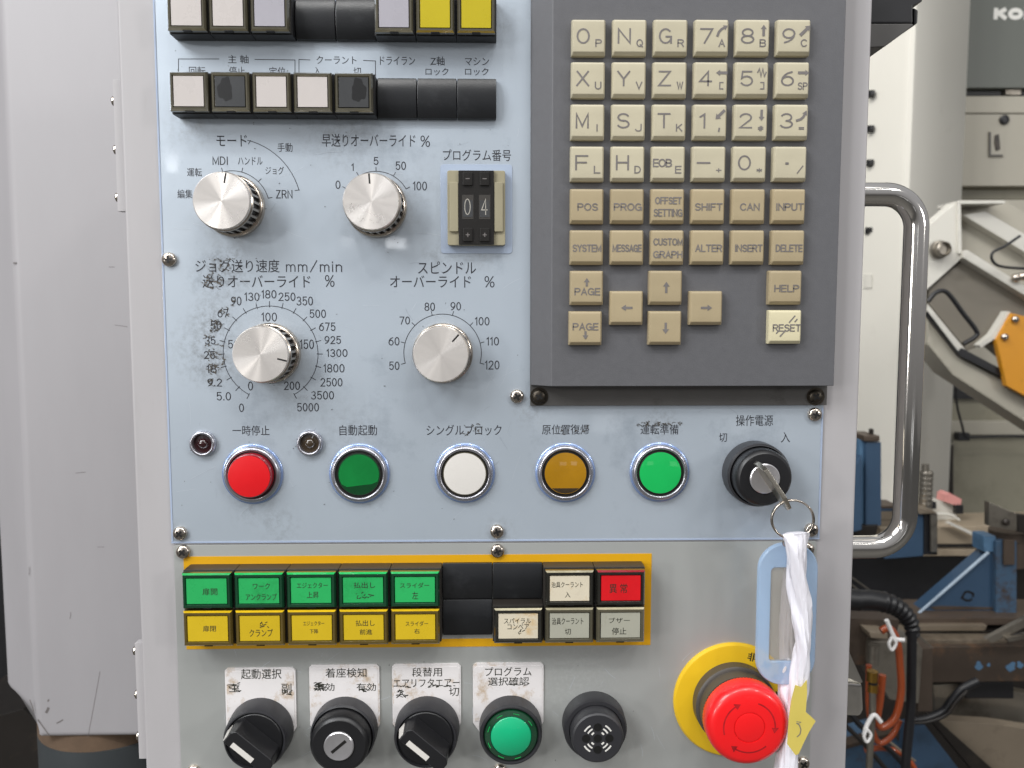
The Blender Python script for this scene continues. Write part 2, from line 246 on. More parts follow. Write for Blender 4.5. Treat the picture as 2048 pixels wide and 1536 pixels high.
# ------------------------------------------------------------------ mesh helpers (local frame u, v, h in millimetres)
class MB:
    def __init__(s): s.v = []; s.f = []; s.m = []
    def face(s, ix, mi=0): s.f.append(tuple(ix)); s.m.append(mi)
    def box(s, x0, x1, y0, y1, z0, z1, mi=0):
        n = len(s.v)
        s.v += [(x0, y0, z0), (x1, y0, z0), (x1, y1, z0), (x0, y1, z0), (x0, y0, z1), (x1, y0, z1), (x1, y1, z1), (x0, y1, z1)]
        for q in ((3, 2, 1, 0), (4, 5, 6, 7), (0, 1, 5, 4), (1, 2, 6, 5), (2, 3, 7, 6), (3, 0, 4, 7)): s.face([n + i for i in q], mi)
        return s
    def frustum(s, lo, hi, z0, z1, mi=0):   # lo, hi = (x0, x1, y0, y1)
        n = len(s.v)
        for (a, b, c, d), z in ((lo, z0), (hi, z1)): s.v += [(a, c, z), (b, c, z), (b, d, z), (a, d, z)]
        for q in ((3, 2, 1, 0), (4, 5, 6, 7), (0, 1, 5, 4), (1, 2, 6, 5), (2, 3, 7, 6), (3, 0, 4, 7)): s.face([n + i for i in q], mi)
        return s
    def lathe(s, prof, seg=48, cx=0, cy=0, rf=None, mi=0, miband=None, close=True):
        n = len(s.v); k = len(prof)
        for j in range(seg):
            a = 2 * math.pi * j / seg
            for i, (r, z) in enumerate(prof):
                rr = rf(i, j, r) if rf else r
                s.v.append((cx + rr * math.cos(a), cy + rr * math.sin(a), z))
        for j in range(seg):
            j2 = (j + 1) % seg
            for i in range(k - 1):
                s.face((n + j * k + i, n + j2 * k + i, n + j2 * k + i + 1, n + j * k + i + 1), miband(i, j) if miband else mi)
        if close:
            if prof[-1][0] > 0: s.face([n + j * k + k - 1 for j in range(seg)], mi if not miband else miband(k - 1, 0))
            if prof[0][0] > 0: s.face([n + j * k for j in range(seg)][::-1], mi)
        return s
    def prism(s, pts, z0, z1, mi=0, pts1=None):
        n = len(s.v); k = len(pts); pts1 = pts1 or pts
        s.v += [(x, y, z0) for x, y in pts] + [(x, y, z1) for x, y in pts1]
        s.face([n + i for i in range(k)][::-1], mi); s.face([n + k + i for i in range(k)], mi)
        for i in range(k):
            j = (i + 1) % k; s.face((n + i, n + j, n + k + j, n + k + i), mi)
        return s
    def tube(s, pts, r, seg=14, rf=None, mi=0, caps=True):
        pts = [Vector(p) for p in pts]; n = len(s.v); k = len(pts)
        up = Vector((0.13, 0.21, 1)).normalized(); prev = None
        for i, p in enumerate(pts):
            t = (pts[min(i + 1, k - 1)] - pts[max(i - 1, 0)]).normalized()
            if prev is None: a = t.cross(up).normalized()
            else: a = (prev - t * prev.dot(t)).normalized()
            prev = a; b = t.cross(a)
            for j in range(seg):
                q = 2 * math.pi * j / seg; rr = (rf(i, j) if rf else (r[i] if isinstance(r, (list, tuple)) else r))
                w = p + (a * math.cos(q) + b * math.sin(q)) * rr; s.v.append(tuple(w))
        for i in range(k - 1):
            for j in range(seg):
                j2 = (j + 1) % seg; s.face((n + i * seg + j, n + i * seg + j2, n + (i + 1) * seg + j2, n + (i + 1) * seg + j), mi)
        if caps:
            s.face([n + j for j in range(seg)][::-1], mi); s.face([n + (k - 1) * seg + j for j in range(seg)], mi)
        return s
    def ribbon(s, pts, w, z=0.0, closed=False):
        pts = [Vector(p) for p in pts]; k = len(pts); n = len(s.v)
        if k < 2: return s
        for i, p in enumerate(pts):
            if closed: a, b = pts[i - 1], pts[(i + 1) % k]
            else: a, b = pts[max(i - 1, 0)], pts[min(i + 1, k - 1)]
            d1 = (p - a).normalized() if (p - a).length > 1e-6 else (b - p).normalized()
            d2 = (b - p).normalized() if (b - p).length > 1e-6 else d1
            t = (d1 + d2); t = t.normalized() if t.length > 1e-3 else d1
            nn = Vector((-t.y, t.x)); m = 1 / max(0.45, abs(nn.dot(Vector((-d1.y, d1.x)))))
            e = Vector((0, 0))
            if not closed and i == 0: e = -t * w * 0.45
            if not closed and i == k - 1: e = t * w * 0.45
            for sg in (1, -1):
                q = p + e + nn * (w / 2 * m * sg); s.v.append((q.x, q.y, z))
        for i in range(k if closed else k - 1):
            j = (i + 1) % k; s.face((n + 2 * i, n + 2 * i + 1, n + 2 * j + 1, n + 2 * j))
        return s
    def mesh(s, name, bevel=0.0, seg=2, sharp=35):
        me = bpy.data.meshes.new(name)
        me.from_pydata([(x * S, -z * S, y * S) for x, y, z in s.v], [], s.f)
        for p, mi in zip(me.polygons, s.m + [0] * (len(s.f) - len(s.m))): p.material_index = mi
        bm = bmesh.new(); bm.from_mesh(me)
        bmesh.ops.recalc_face_normals(bm, faces=bm.faces) if any(len(f) for f in s.f) and s.solid() else None
        if bevel:
            es = [e for e in bm.edges if len(e.link_faces) == 2 and e.calc_face_angle(0) > R(28)]
            bmesh.ops.bevel(bm, geom=es, offset=bevel * S, segments=seg, profile=0.6, affect='EDGES', clamp_overlap=True)
        bm.to_mesh(me); bm.free()
        for p in me.polygons: p.use_smooth = True
        me.set_sharp_from_angle(angle=R(sharp))
        if bevel: me['wn'] = 1
        return me
    def solid(s):
        zs = [v[2] for v in s.v]; return max(zs) - min(zs) > 0.05
    def build(s, name, m, parent=None, loc=(0, 0, 0), bevel=0.0, seg=2, sharp=35, label=None, rot=0.0):
        me = s.mesh(name, bevel, seg, sharp)
        for x in (m if isinstance(m, (list, tuple)) else [m]): me.materials.append(M[x])
        o = bpy.data.objects.new(name, me); col.objects.link(o)
        o.location = W(*loc); o.rotation_euler = (0, R(rot), 0)
        if parent: o.parent = parent
        if label: o['label'] = label
        return weighted(o)
def weighted(o):        # even shading on big flat faces next to small bevels
    if o.data.get('wn'):
        w = o.modifiers.new('weighted', 'WEIGHTED_NORMAL'); w.keep_sharp = True; w.weight = 90
    return o
def tag(o, label, cat=None, group=None, kind=None):
    o['label'] = label
    if cat: o['category'] = cat
    if group: o['group'] = group
    if kind: o['kind'] = kind
    return o
def thing(name, label, cat, loc=(0, 0, 0), group=None, rot=0.0):
    o = bpy.data.objects.new(name, None); o.empty_display_size = 0.005; col.objects.link(o)
    o.location = W(*loc); o.rotation_euler = (0, R(rot), 0)
    return tag(o, label, cat, group)
def inst(name, me, parent, loc=(0, 0, 0), rot=0.0, label=None):
    o = bpy.data.objects.new(name, me); col.objects.link(o); o.parent = parent; o.location = W(*loc); o.rotation_euler = (0, R(rot), 0)
    if label: o['label'] = label
    return weighted(o)
_cache = {}
def shared(key, fn):
    if key not in _cache: _cache[key] = fn()
    return _cache[key]
def rrect(x0, x1, y0, y1, r, n=6):
    out = []
    for cx, cy, a0 in ((x1 - r, y1 - r, 0), (x0 + r, y1 - r, 90), (x0 + r, y0 + r, 180), (x1 - r, y0 + r, 270)):
        for i in range(n + 1):
            a = R(a0 + 90 * i / n); out.append((cx + r * math.cos(a), cy + r * math.sin(a)))
    return out

# ------------------------------------------------------------------ lettering
GL = {
'A': (60, "M0 0L30 100L60 0M12 34L48 34"), 'B': (58, "M0 0L0 100L30 100A30 76 24 24 90 -90L0 52M30 52A31 26 27 26 90 -90L0 0"),
'C': (62, "A34 50 34 50 42 318"), 'D': (60, "M0 0L0 100L22 100A22 50 38 50 90 -90L0 0"), 'E': (52, "M52 0L0 0L0 100L52 100M0 52L48 52"),
'F': (50, "M0 0L0 100L50 100M0 52L44 52"), 'G': (66, "A34 50 34 50 45 335L66 46L38 46M66 46L66 0"), 'H': (58, "M0 0L0 100M58 0L58 100M0 52L58 52"),
'I': (6, "M3 0L3 100"), 'J': (40, "M40 100L40 24A20 24 20 24 0 -175"), 'K': (58, "M0 0L0 100M54 100L0 38M18 58L58 0"), 'L': (48, "M0 100L0 0L48 0"),
'M': (70, "M0 0L0 100L35 12L70 100L70 0"), 'N': (58, "M0 0L0 100L58 0L58 100"), 'O': (70, "A35 50 35 50 0 360"),
'P': (58, "M0 0L0 100L32 100A32 74 26 26 90 -90L0 48"), 'Q': (70, "A35 50 35 50 0 360M42 26L70 -6"), 'R': (58, "M0 0L0 100L32 100A32 75 25 25 90 -90L0 50M32 50L58 0"),
'S': (58, "A30 75 26 25 25 270A30 26 28 26 90 -155"), 'T': (58, "M0 100L58 100M29 100L29 0"), 'U': (56, "M0 100L0 30A28 30 28 30 180 360L56 100"),
'V': (58, "M0 100L29 0L58 100"), 'W': (78, "M0 100L20 0L39 92L58 0L78 100"), 'X': (58, "M0 0L56 100M2 100L58 0"), 'Y': (58, "M0 100L29 48L58 100M29 48L29 0"), 'Z': (56, "M2 100L54 100L0 0L56 0"),
'0': (54, "A27 50 27 50 0 360"), '1': (22, "M0 80L18 100L18 0"), '2': (54, "A27 73 26 27 165 -35L0 0L54 0"), '3': (54, "A26 75 24 25 150 -90M26 50A26 25 28 25 90 -155"),
'4': (58, "M42 0L42 100L0 30L58 30"), '5': (54, "M50 100L8 100L4 52A27 33 27 33 135 -150"), '6': (56, "A28 32 28 32 0 360M48 96A60 32 60 66 101 180"), '7': (54, "M0 100L54 100L18 0"),
'8': (54, "A27 75 24 25 0 360M54 26A27 26 28 26 0 360"), '9': (56, "A28 68 28 32 0 360M56 68A-4 68 60 66 0 -78"), 'm': (64, "M0 0L0 64M0 42A16 42 16 22 180 0L32 0M32 42A48 42 16 22 180 0L64 0"),
'i': (4, "M2 0L2 64M2 84L2 92"), 'n': (40, "M0 0L0 64M0 42A20 42 20 22 180 0L40 0"), '/': (50, "M0 -4L50 104"), '%': (74, "A15 76 15 24 0 360M74 24A59 24 15 24 0 360M66 100L8 0"),
'-': (60, "M0 50L60 50"), '+': (60, "M0 50L60 50M30 20L30 80"), '.': (6, "M3 0L3 8"), "'": (6, "M3 40L3 60"), '=': (60, "M0 35L60 35M0 65L60 65"), '#': (60, "M0 35L60 35M0 65L60 65M18 10L24 90M38 10L44 90"),
'*': (50, "M25 20L25 80M0 36L50 64M0 64L50 36"), '[': (26, "M26 0L0 0L0 100L26 100"), ']': (26, "M0 0L26 0L26 100L0 100"), ' ': (40, ""), ':': (6, "M3 50L3 56"),
}
import re
def strokes(ch):
    w, d = GL[ch]; out = []; cur = []
    for c, args in re.findall(r'([MLA])([-0-9. ]*)', d):
        a = [float(x) for x in args.split()]
        if c == 'M':
            if len(cur) > 1: out.append(cur)
            cur = [(a[0], a[1])]
        elif c == 'L': cur.append((a[0], a[1]))
        else:
            cx, cy, rx, ry, a0, a1 = a; n = max(4, int(abs(a1 - a0) / 22)); pts = []
            for i in range(n + 1):
                t = R(a0 + (a1 - a0) * i / n); pts.append((cx + rx * math.cos(t), cy + ry * math.sin(t)))
            if len(cur) == 1 or (cur and (Vector(cur[-1]) - Vector(pts[0])).length < 1): cur = cur[:-1]
            if abs(a1 - a0) == 360:
                if len(cur) > 1: out.append(cur)
                out.append(pts); cur = []
            else: cur += pts
    if len(cur) > 1: out.append(cur)
    return w, out
def seq(t, box, wt, gap=26, z=0.06):   # monoline lettering fitted to a box (x0, x1, y0, y1) in millimetres
    x0, x1, y0, y1 = box; mb = MB(); tot = sum(GL[c][0] for c in t) + gap * (len(t) - 1)
    sx_ = (x1 - x0 - wt) / max(tot, 1); sy_ = (y1 - y0 - wt) / 100; x = x0 + wt / 2; k = 0
    for c in t:
        w, st = strokes(c)
        for s_ in st:
            cl = len(s_) > 4 and (Vector(s_[0]) - Vector(s_[-1])).length < .01
            mb.ribbon([(x + a * sx_, y0 + wt / 2 + b * sy_) for a, b in (s_[:-1] if cl else s_)], wt, z + 0.008 * k, closed=cl); k += 1
        x += (w + gap) * sx_
    return mb
def jtext(t, box, name='lettering', thin=-0.004, z=0.06, rot=0.0):   # Japanese lettering fitted to a box
    cu = bpy.data.curves.new('lettering', 'FONT'); cu.body = t; cu.size = 1; cu.offset = thin; cu.resolution_u = 3
    o = bpy.data.objects.new('lettering', cu); col.objects.link(o); bpy.context.view_layer.update()
    me = bpy.data.meshes.new_from_object(o.evaluated_get(bpy.context.evaluated_depsgraph_get()))
    bpy.data.objects.remove(o); bpy.data.curves.remove(cu)
    xs = [v.co.x for v in me.vertices]; ys = [v.co.y for v in me.vertices]
    a, b, c, d = min(xs), max(xs), min(ys), max(ys); x0, x1, y0, y1 = box
    mx, my = (x0 + x1) / 2, (y0 + y1) / 2; cr, sr = math.cos(R(rot)), math.sin(R(rot))
    for v in me.vertices:
        p = x0 + (v.co.x - a) / max(b - a, 1e-6) * (x1 - x0) - mx; q = y0 + (v.co.y - c) / max(d - c, 1e-6) * (y1 - y0) - my
        p, q = p * cr + q * sr, -p * sr + q * cr
        v.co = (S * (mx + p), -z * S, S * (my + q))
    me.name = name; me.materials.clear()
    return me
def pbox(px, h=0.0, org=(0, 0)):     # pixel box -> millimetre box on plane h, relative to org
    x0, y0, x1, y1 = px; cx, cy = (x0 + x1) / 2, (y0 + y1) / 2
    return P(x0, cy, h)[0] - org[0], P(x1, cy, h)[0] - org[0], P(cx, y1, h)[1] - org[1], P(cx, y0, h)[1] - org[1]
def write(t, px, parent, h=0.0, org=(0, 0, 0), m='ink', wt=0.42, zl=None, thin=-0.004, gap=26, name='lettering', z=0.06):
    box = pbox(px, h, org); zl = (h - org[2]) if zl is None else zl
    if all(c in GL for c in t):
        return seq(t, box, wt, gap, z).build(name, m, parent, loc=(0, 0, zl))
    me = jtext(t, box, name, thin, z); me.materials.append(M[m])
    return inst(name, me, parent, loc=(0, 0, zl))

# ================================================================== the operator cabinet
cab = thing('control_cabinet', 'pale grey steel operator panel cabinet carrying the blue film, keypad and switches', 'control panel')
def edge(xt, yt, xb, yb, h):  # straight panel edge: u at both ends
    return P(xt, yt, h), P(xb, yb, h)
HL, HR = P(262, 768, -1)[0], P(1719, 768, -1)[0]
VT, VB = P(1000, -130, -1)[1], P(1000, 1700, -1)[1]
mb = MB(); mb.prism(rrect(HL, HR, VB, VT, 3), -90, -1)
hs = mb.build('housing', 'housing', cab, bevel=1.6, seg=4)
# blue film plate
FL, FR = P(326, 600)[0], P(1646, 860)[0]; FB = P(1000, 1083)[1]; FT = VT - 12
mb = MB(); mb.prism(rrect(FL, FR, FB, FT, 1.2), -1, 0)
film = mb.build('film_plate', 'film', cab, bevel=0.2, label='pale blue film plate printed with black Japanese lettering')
smear(M['film'], [(*P(418, 700), 24, 0.6, 260), (*P(428, 735), 14, 0.6, 420), (*P(425, 640), 15, 0.6, 380), (*P(440, 560), 20, 0.5, 300), (*P(455, 530), 14, 0.55, 300), (*P(590, 810), 20, 0.3, 200),
                  (*P(1320, 850), 12, 0.55, 400), (*P(700, 860), 22, 0.3, 150), (*P(880, 510), 14, 0.4, 150), (*P(560, 1050), 14, 0.4, 250), (*P(505, 1010), 16, 0.35, 300),
                  (*P(820, 400), 26, 0.25, 160), (*P(1000, 50), 14, 0.35, 160)], '#57524c')
mb = MB(); mb.box(FL, FR, FB + 0.2, FB + 1.0, 0, 0.25); mb.build('film_border', 'film_edge', film)
mb = MB(); mb.box(FL + 0.2, FL + 1.0, FB + 1.2, FT, 0, 0.25); mb.build('film_border', 'film_edge', film)
mb = MB(); mb.box(FR - 1.0, FR - 0.2, FB + 1.2, P(1640, 815)[1], 0, 0.25); mb.build('film_border', 'film_edge', film)
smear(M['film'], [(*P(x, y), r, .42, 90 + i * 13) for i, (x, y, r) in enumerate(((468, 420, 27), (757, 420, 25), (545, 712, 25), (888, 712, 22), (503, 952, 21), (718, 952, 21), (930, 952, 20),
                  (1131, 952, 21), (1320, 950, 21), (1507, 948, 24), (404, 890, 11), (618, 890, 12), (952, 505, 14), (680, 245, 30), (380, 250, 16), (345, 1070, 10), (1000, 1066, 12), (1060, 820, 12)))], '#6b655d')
# lower grey plate
LL, LR = P(347, 1095)[0], P(1633, 1095)[0]; LT = FB - 0.8
mb = MB(); mb.prism(rrect(LL, LR, VB + 8, LT, 1.2), -1, 0)
low = mb.build('lower_plate', 'lower', cab, bevel=0.25, label='bare grey lower plate with scratches')
smear(M['lower'], [(*P(1150, 1360), 30, 0.5, 500), (*P(640, 1330), 14, 0.4, 400), (*P(1240, 1480), 20, 0.3, 600)], '#d0d2d0')
def hairlines(name, par, px, n, m, l0, l1, w, z=.12):
    mb = MB()
    for i in range(n):
        u, v = P(random.uniform(px[0], px[2]), random.uniform(px[1], px[3])); a = random.choice((0.2, 2.6, 1.3, 1.0)) + random.uniform(-.5, .5); l = random.uniform(l0, l1); c = random.uniform(-.25, .25)
        mb.ribbon([(u + l * f * math.cos(a + c * f), v + l * f * math.sin(a + c * f)) for f in (0, .3, .6, 1)], random.uniform(w * .5, w), z + .0007 * i)
    o = mb.build(name, m, par); o['kind'] = 'stuff'
M['hair_light'] = mat('light_scratch', '#cdd3da', 0.4, var=.1); M['hair_dark'] = mat('fine_scratch', '#8b929b', 0.5, var=.2); M['speck'] = mat('dark_speck', '#4d4a48', 0.6, var=.3)
hairlines('scratch', film, (335, 250, 1040, 1070), 60, 'hair_light', 2, 14, .12); hairlines('scratch', film, (335, 250, 1620, 1070), 45, 'hair_dark', 1, 8, .12, .17)
hairlines('speck', film, (335, 100, 1040, 1070), 70, 'speck', .15, .6, .3, .22); hairlines('speck', low, (370, 1310, 1620, 1530), 26, 'speck', .15, .6, .3, .22)
hairlines('scratch', low, (370, 1300, 1600, 1530), 60, 'hair_light', 1, 9, .14)
# film lettering
T = [('主 軸', (456, 110, 497, 127)), ('回転', (378, 133, 411, 151)), ('停止', (458, 133, 490, 151)), ('定位', (538, 134, 571, 152)),
     ('クーラント', (633, 112, 713, 128)), ('入', (627, 134, 642, 151)), ('切', (707, 135, 722, 151)), ('ドライラン', (760, 113, 830, 130)), ('Z軸', (861, 113, 889, 131)), ('ロック', (851, 136, 897, 151)),
     ('マシン', (930, 115, 978, 131)), ('ロック', (930, 136, 977, 151)), ('モード', (433, 270, 494, 293)), ('手動', (555, 286, 585, 304)), ('MDI', (425, 313, 456, 330)), ('ハンドル', (476, 314, 525, 330)),
     ('ジョグ', (531, 333, 568, 349)), ('運転', (374, 336, 404, 353)), ('編集', (355, 379, 385, 397)), ('ZRN', (552, 380, 585, 397)), ('早送りオーバーライド', (644, 268, 831, 294)), ('%', (841, 271, 860, 294)),
     ('0', (671, 361, 681, 378)), ('1', (703, 327, 708, 342)), ('5', (747, 314, 757, 330)), ('50', (791, 323, 812, 340)), ('100', (826, 363, 854, 381)), ('プログラム番号', (886, 299, 1022, 322)),
     ('ジョグ送り速度', (391, 519, 559, 545)), ('mm/min', (572, 521, 684, 544)), ('送りオーバーライド', (405, 550, 621, 576)), ('%', (650, 550, 669, 574)),
     ('130', (489, 585, 519, 602)), ('180', (523, 580, 553, 597)), ('250', (557, 585, 591, 602)), ('350', (593, 593, 626, 611)), ('500', (619, 619, 652, 636)), ('675', (638, 645, 671, 662)),
     ('925', (649, 672, 682, 688)), ('1300', (653, 698, 695, 714)), ('1800', (647, 728, 689, 745)), ('2500', (641, 756, 685, 773)), ('3500', (622, 782, 668, 799)), ('5000', (594, 806, 638, 823)),
     ('0', (478, 807, 488, 824)), ('5.0', (433, 784, 462, 801)), ('9.2', (415, 757, 444, 773)), ('18', (413, 730, 433, 746)), ('25', (408, 702, 430, 718)), ('35', (410, 673, 431, 689)), ('50', (421, 642, 443, 659)),
     ('67', (435, 618, 457, 635)), ('90', (462, 593, 483, 611)), ('100', (523, 625, 554, 643)), ('150', (600, 679, 628, 698)), ('200', (568, 763, 600, 780)), ('0', (496, 763, 506, 781)), ('50', (456, 680, 478, 697)),
     ('スピンドル', (836, 523, 952, 548)), ('オーバーライド', (780, 551, 942, 575)), ('%', (969, 552, 989, 575)), ('80', (849, 605, 870, 622)), ('90', (901, 604, 922, 621)), ('70', (799, 633, 820, 649)),
     ('100', (950, 634, 979, 651)), ('60', (777, 674, 799, 691)), ('110', (973, 674, 998, 691)), ('50', (778, 723, 799, 740)), ('120', (970, 721, 999, 739)),
     ('一時停止', (465, 851, 539, 871)), ('自動起動', (679, 850, 754, 871)), ('シングルブロック', (853, 849, 1003, 871)), ('原位置復帰', (1084, 849, 1178, 869)), ('運転準備', (1281, 849, 1357, 869)),
     ('操作電源', (1472, 830, 1546, 852)), ('切', (1438, 866, 1454, 884)), ('入', (1562, 864, 1580, 885))]
worn = {'67', '18', '25', '送りオーバーライド'}
for t, b in T:
    write(t, b, film, m='ink', wt=0.48, thin=0.003)
# ghost smudges over the worn words
for (x0, y0, x1, y1, n) in ((418, 515, 465, 545, 26), (405, 548, 442, 578, 34), (420, 640, 445, 662, 34), (412, 698, 438, 722, 24), (416, 728, 434, 750, 22), (408, 670, 432, 692, 12), (440, 680, 446, 740, 10), (440, 618, 458, 636, 10),
                            (416, 757, 426, 773, 7), (462, 594, 472, 612, 7), (1275, 844, 1362, 852, 34), (1110, 850, 1178, 868, 14), (925, 848, 965, 872, 14), (472, 660, 500, 790, 0)):
    if not n: continue
    mb = MB(); q = 0
    for i in range(n):
        x, y = random.uniform(x0, x1), random.uniform(y0, y1); u, v = P(x, y); a = random.uniform(0, 6.28); l = random.uniform(.3, 1.3)
        mb.ribbon([(u, v), (u + l * math.cos(a), v + l * math.sin(a) * .6), (u + l * 1.5 * math.cos(a + .6), v + l * math.sin(a + .5))], random.uniform(.15, .42), 0.2 + 0.006 * i)
    o = mb.build('smudge', 'ink_worn', film); o['kind'] = 'stuff'
def line(pxs, parent, w=0.32, z=0.07, h=0.0, m='ink', name='printed_line', org=(0, 0)):
    return MB().ribbon([(P(x, y, h)[0] - org[0], P(x, y, h)[1] - org[1]) for x, y in pxs], w, z).build(name, m, parent, loc=(0, 0, h))
for pl in (((357, 152), (357, 118), (438, 118)), ((510, 119), (590, 120), (590, 152)), ((598, 152), (598, 119), (620, 120)), ((727, 121), (751, 122), (751, 152))): line(pl, film)
def dial(cx, cy, rpx, a0, a1, marks, tick=8, name='dial_scale', ext=0):
    u, v = P(cx, cy); k = P(cx + 50, cy)[0] - P(cx, cy)[0]; k /= 50
    r = rpx * k; mb = MB()
    n = max(8, int(abs(a1 - a0) / 5)); pt = lambda a, rr: (u + rr * math.sin(R(a)), v + rr * math.cos(R(a)))
    mb.ribbon([pt(a0 + (a1 - a0) * i / n, r) for i in range(n + 1)], 0.34, 0.06)
    for i, a in enumerate(marks): mb.ribbon([pt(a, r - (ext * k)), pt(a, r + tick * k)], 0.34, 0.07 + 0.001 * i)
    return mb.build(name, 'ink', film)
dial(466.5, 415.4, 73, -75, 75, (-75, -45, -15, 15, 45, 75))
dial(466.5, 415.4, 137, 13.6, 75, (), name='printed_line')
line(((501, 281), (497, 288)), film); line(((599, 380), (590, 381)), film)
dial(753, 412.7, 69, -60, 60, (-60, -30, 0, 30, 60))
dial(541.4, 706.6, 94.8, -151.4, 151.4, [-151.4 + 15.14 * i for i in range(21)], tick=9, ext=2)
dial(885.3, 705.9, 77.5, -105.2, 105.2, [-105.2 + 30.06 * i for i in range(8)])

# screws (parts of the cabinet)
def screw_mesh(r=3.5):
    mb = MB(); pr = [(r, 0), (r, 0.35 * r)] + [(r * math.cos(R(a)) * 1.0, 0.35 * r + r * 0.42 * math.sin(R(a))) for a in (20, 40, 60, 78)] + [(0.02, 0.77 * r)]
    mb.lathe(pr, 28); return mb.mesh('screw', sharp=50)
def cross_mesh(r=3.5):
    mb = MB(); a = r * 0.15; b = r * 0.55; z0, z1 = 0.6 * r, 0.79 * r
    mb.prism([(a, b), (-a, b), (-a, a), (-b, a), (-b, -a), (-a, -a), (-a, -b), (a, -b), (a, -a), (b, -a), (b, a), (a, a)], z0, z1)
    return mb.mesh('screw_recess')
SC, SX = screw_mesh(), cross_mesh(); SC.materials.append(M['steel']); SX.materials.append(M['groove'])
SD, SXD = SC.copy(), SX
SD.materials.clear(); SD.materials.append(M['screw_dark'])
def screw(x, y, parent, h=0.0, org=(0, 0, 0), me=None, rot=None, s=1.0):
    u, v = P(x, y, h + 1); o = inst('screw', me or SC, parent, (u - org[0], v - org[1], h - org[2]), rot=random.uniform(0, 90) if rot is None else rot)
    o.scale = (s, s, s)
    inst('recess', SX, o)
    return o
for x, y in ((338, 519), (1034, 793), (360, 1067), (366, 1104), (994, 1063), (995, 1102), (1630, 829), (1623, 1060), (1615, 1099), (387, 1544), (1000, 1542), (1606, 1527)):
    screw(x, y, cab)
# hinge strips with screws on the left flank of the housing
for (ya, yb, ss) in ((162, 424, (203, 300, 395)), (1282, 1512, (1300, 1387, 1470))):
    m_ = P(235, (ya + yb) / 2, -20)
    st = MB().box(HL - 4.6, HL - 0.02, P(235, yb, -7)[1], P(235, ya, -7)[1], -9, -4).build('edge_strip', 'housing', cab, bevel=0.2)
    for y in ss:
        o = inst('strip_screw', SC, st, (HL - 4.6, P(230, y, -7)[1], -6.5)); o.rotation_euler = (0, 0, R(-90)); o.scale = (.7, .7, .7)

# ================================================================== keypad
BH, KH = 11.0, 15.5
kp = thing('keypad', 'dark grey keypad block with cream and tan keys beside the blue film', 'keypad')
kl, kr = P(1060, 810)[0], P(1650, 810)[0]; kb = P(1350, 810)[1]
MB().box(kl, kr, kb, VT - 10, 0, 2.2).build('mounting_plate', 'keypad_dark', kp, bevel=0.3)
bl, br = P(1061, 760, 3)[0], P(1668, 760, BH)[0]; bb = P(1350, 772.5, BH)[1]
mb = MB(); ct = P(1103, 760, BH)[0]
zz = [(bl, 2.25), (bl + .3, 3.2), (ct, BH), (br, BH), (br, 2.25)]
n = len(mb.v)
for v_ in (bb, VT - 12): mb.v += [(a, v_, b) for a, b in zz]
k = len(zz); mb.face(range(k)); mb.face([k + i for i in range(k)][::-1])
for i in range(k): mb.face((i, (i + 1) % k, k + (i + 1) % k, k + i))
mb.build('raised_block', 'keypad', kp, bevel=0.5, seg=3, sharp=25)
for x in (1078, 1631):
    u, v = P(x, 793, 2.2)
    MB().lathe([(4.6, 2.2), (4.6, 2.35), (3.6, 2.35), (3.6, 2.2)], 28, u, v, close=False).build('screw_seat', 'screw_dark', kp)
    screw(x, 793, kp, 2.0, me=SD)
def key_mesh():
    w, hh = 7.95, 8.15
    mb = MB()
    # profile in v: lower edge slopes, face slightly dished
    prof = [(-hh, -4.4), (-hh, -1.7), (-hh + 1.5, -0.25), (-3.6, -0.05), (0, -0.12), (3.4, -0.08), (hh - 1.5, -0.02), (hh - .4, -0.35), (hh, -1.5), (hh, -4.4)]
    for x, dz in ((-w, -1.1), (-w + .75, 0), (w - .75, 0), (w, -1.1)):
        for i, (a, z) in enumerate(prof): mb.v.append((x, a, z + (dz if 0 < i < len(prof) - 1 and z > -1.6 else 0)))
    k = len(prof)
    for c in range(3):
        for i in range(k - 1): mb.face((c * k + i, (c + 1) * k + i, (c + 1) * k + i + 1, c * k + i + 1))
    mb.face(range(k)); mb.face([3 * k + i for i in range(k)])
    return mb.mesh('key', bevel=0.28, seg=2, sharp=24)
KM = key_mesh()
KMS = {}
for c in ('cream', 'tan', 'reset'):
    KMS[c] = KM.copy(); KMS[c].materials.append(M[c])
def arrow(mb, x, y, ang, L, w=1.0, hw=1.0, hl=None, z=0.05):   # filled arrow centred at x, y pointing at ang degrees clockwise from up
    hl = hl or L * 0.38; a = w * 0.5
    pts = [(-a, -L / 2), (a, -L / 2), (a, L / 2 - hl), (hw, L / 2 - hl), (0, L / 2), (-hw, L / 2 - hl), (-a, L / 2 - hl)]
    c, s_ = math.cos(R(ang)), math.sin(R(ang)); n = len(mb.v)
    mb.v += [(x + p * c + q * s_, y - p * s_ + q * c, z) for p, q in pts]
    mb.face([n + i for i in range(7)]); mb.face([]) if False else None
KW, KHH = 16.3, 17.0
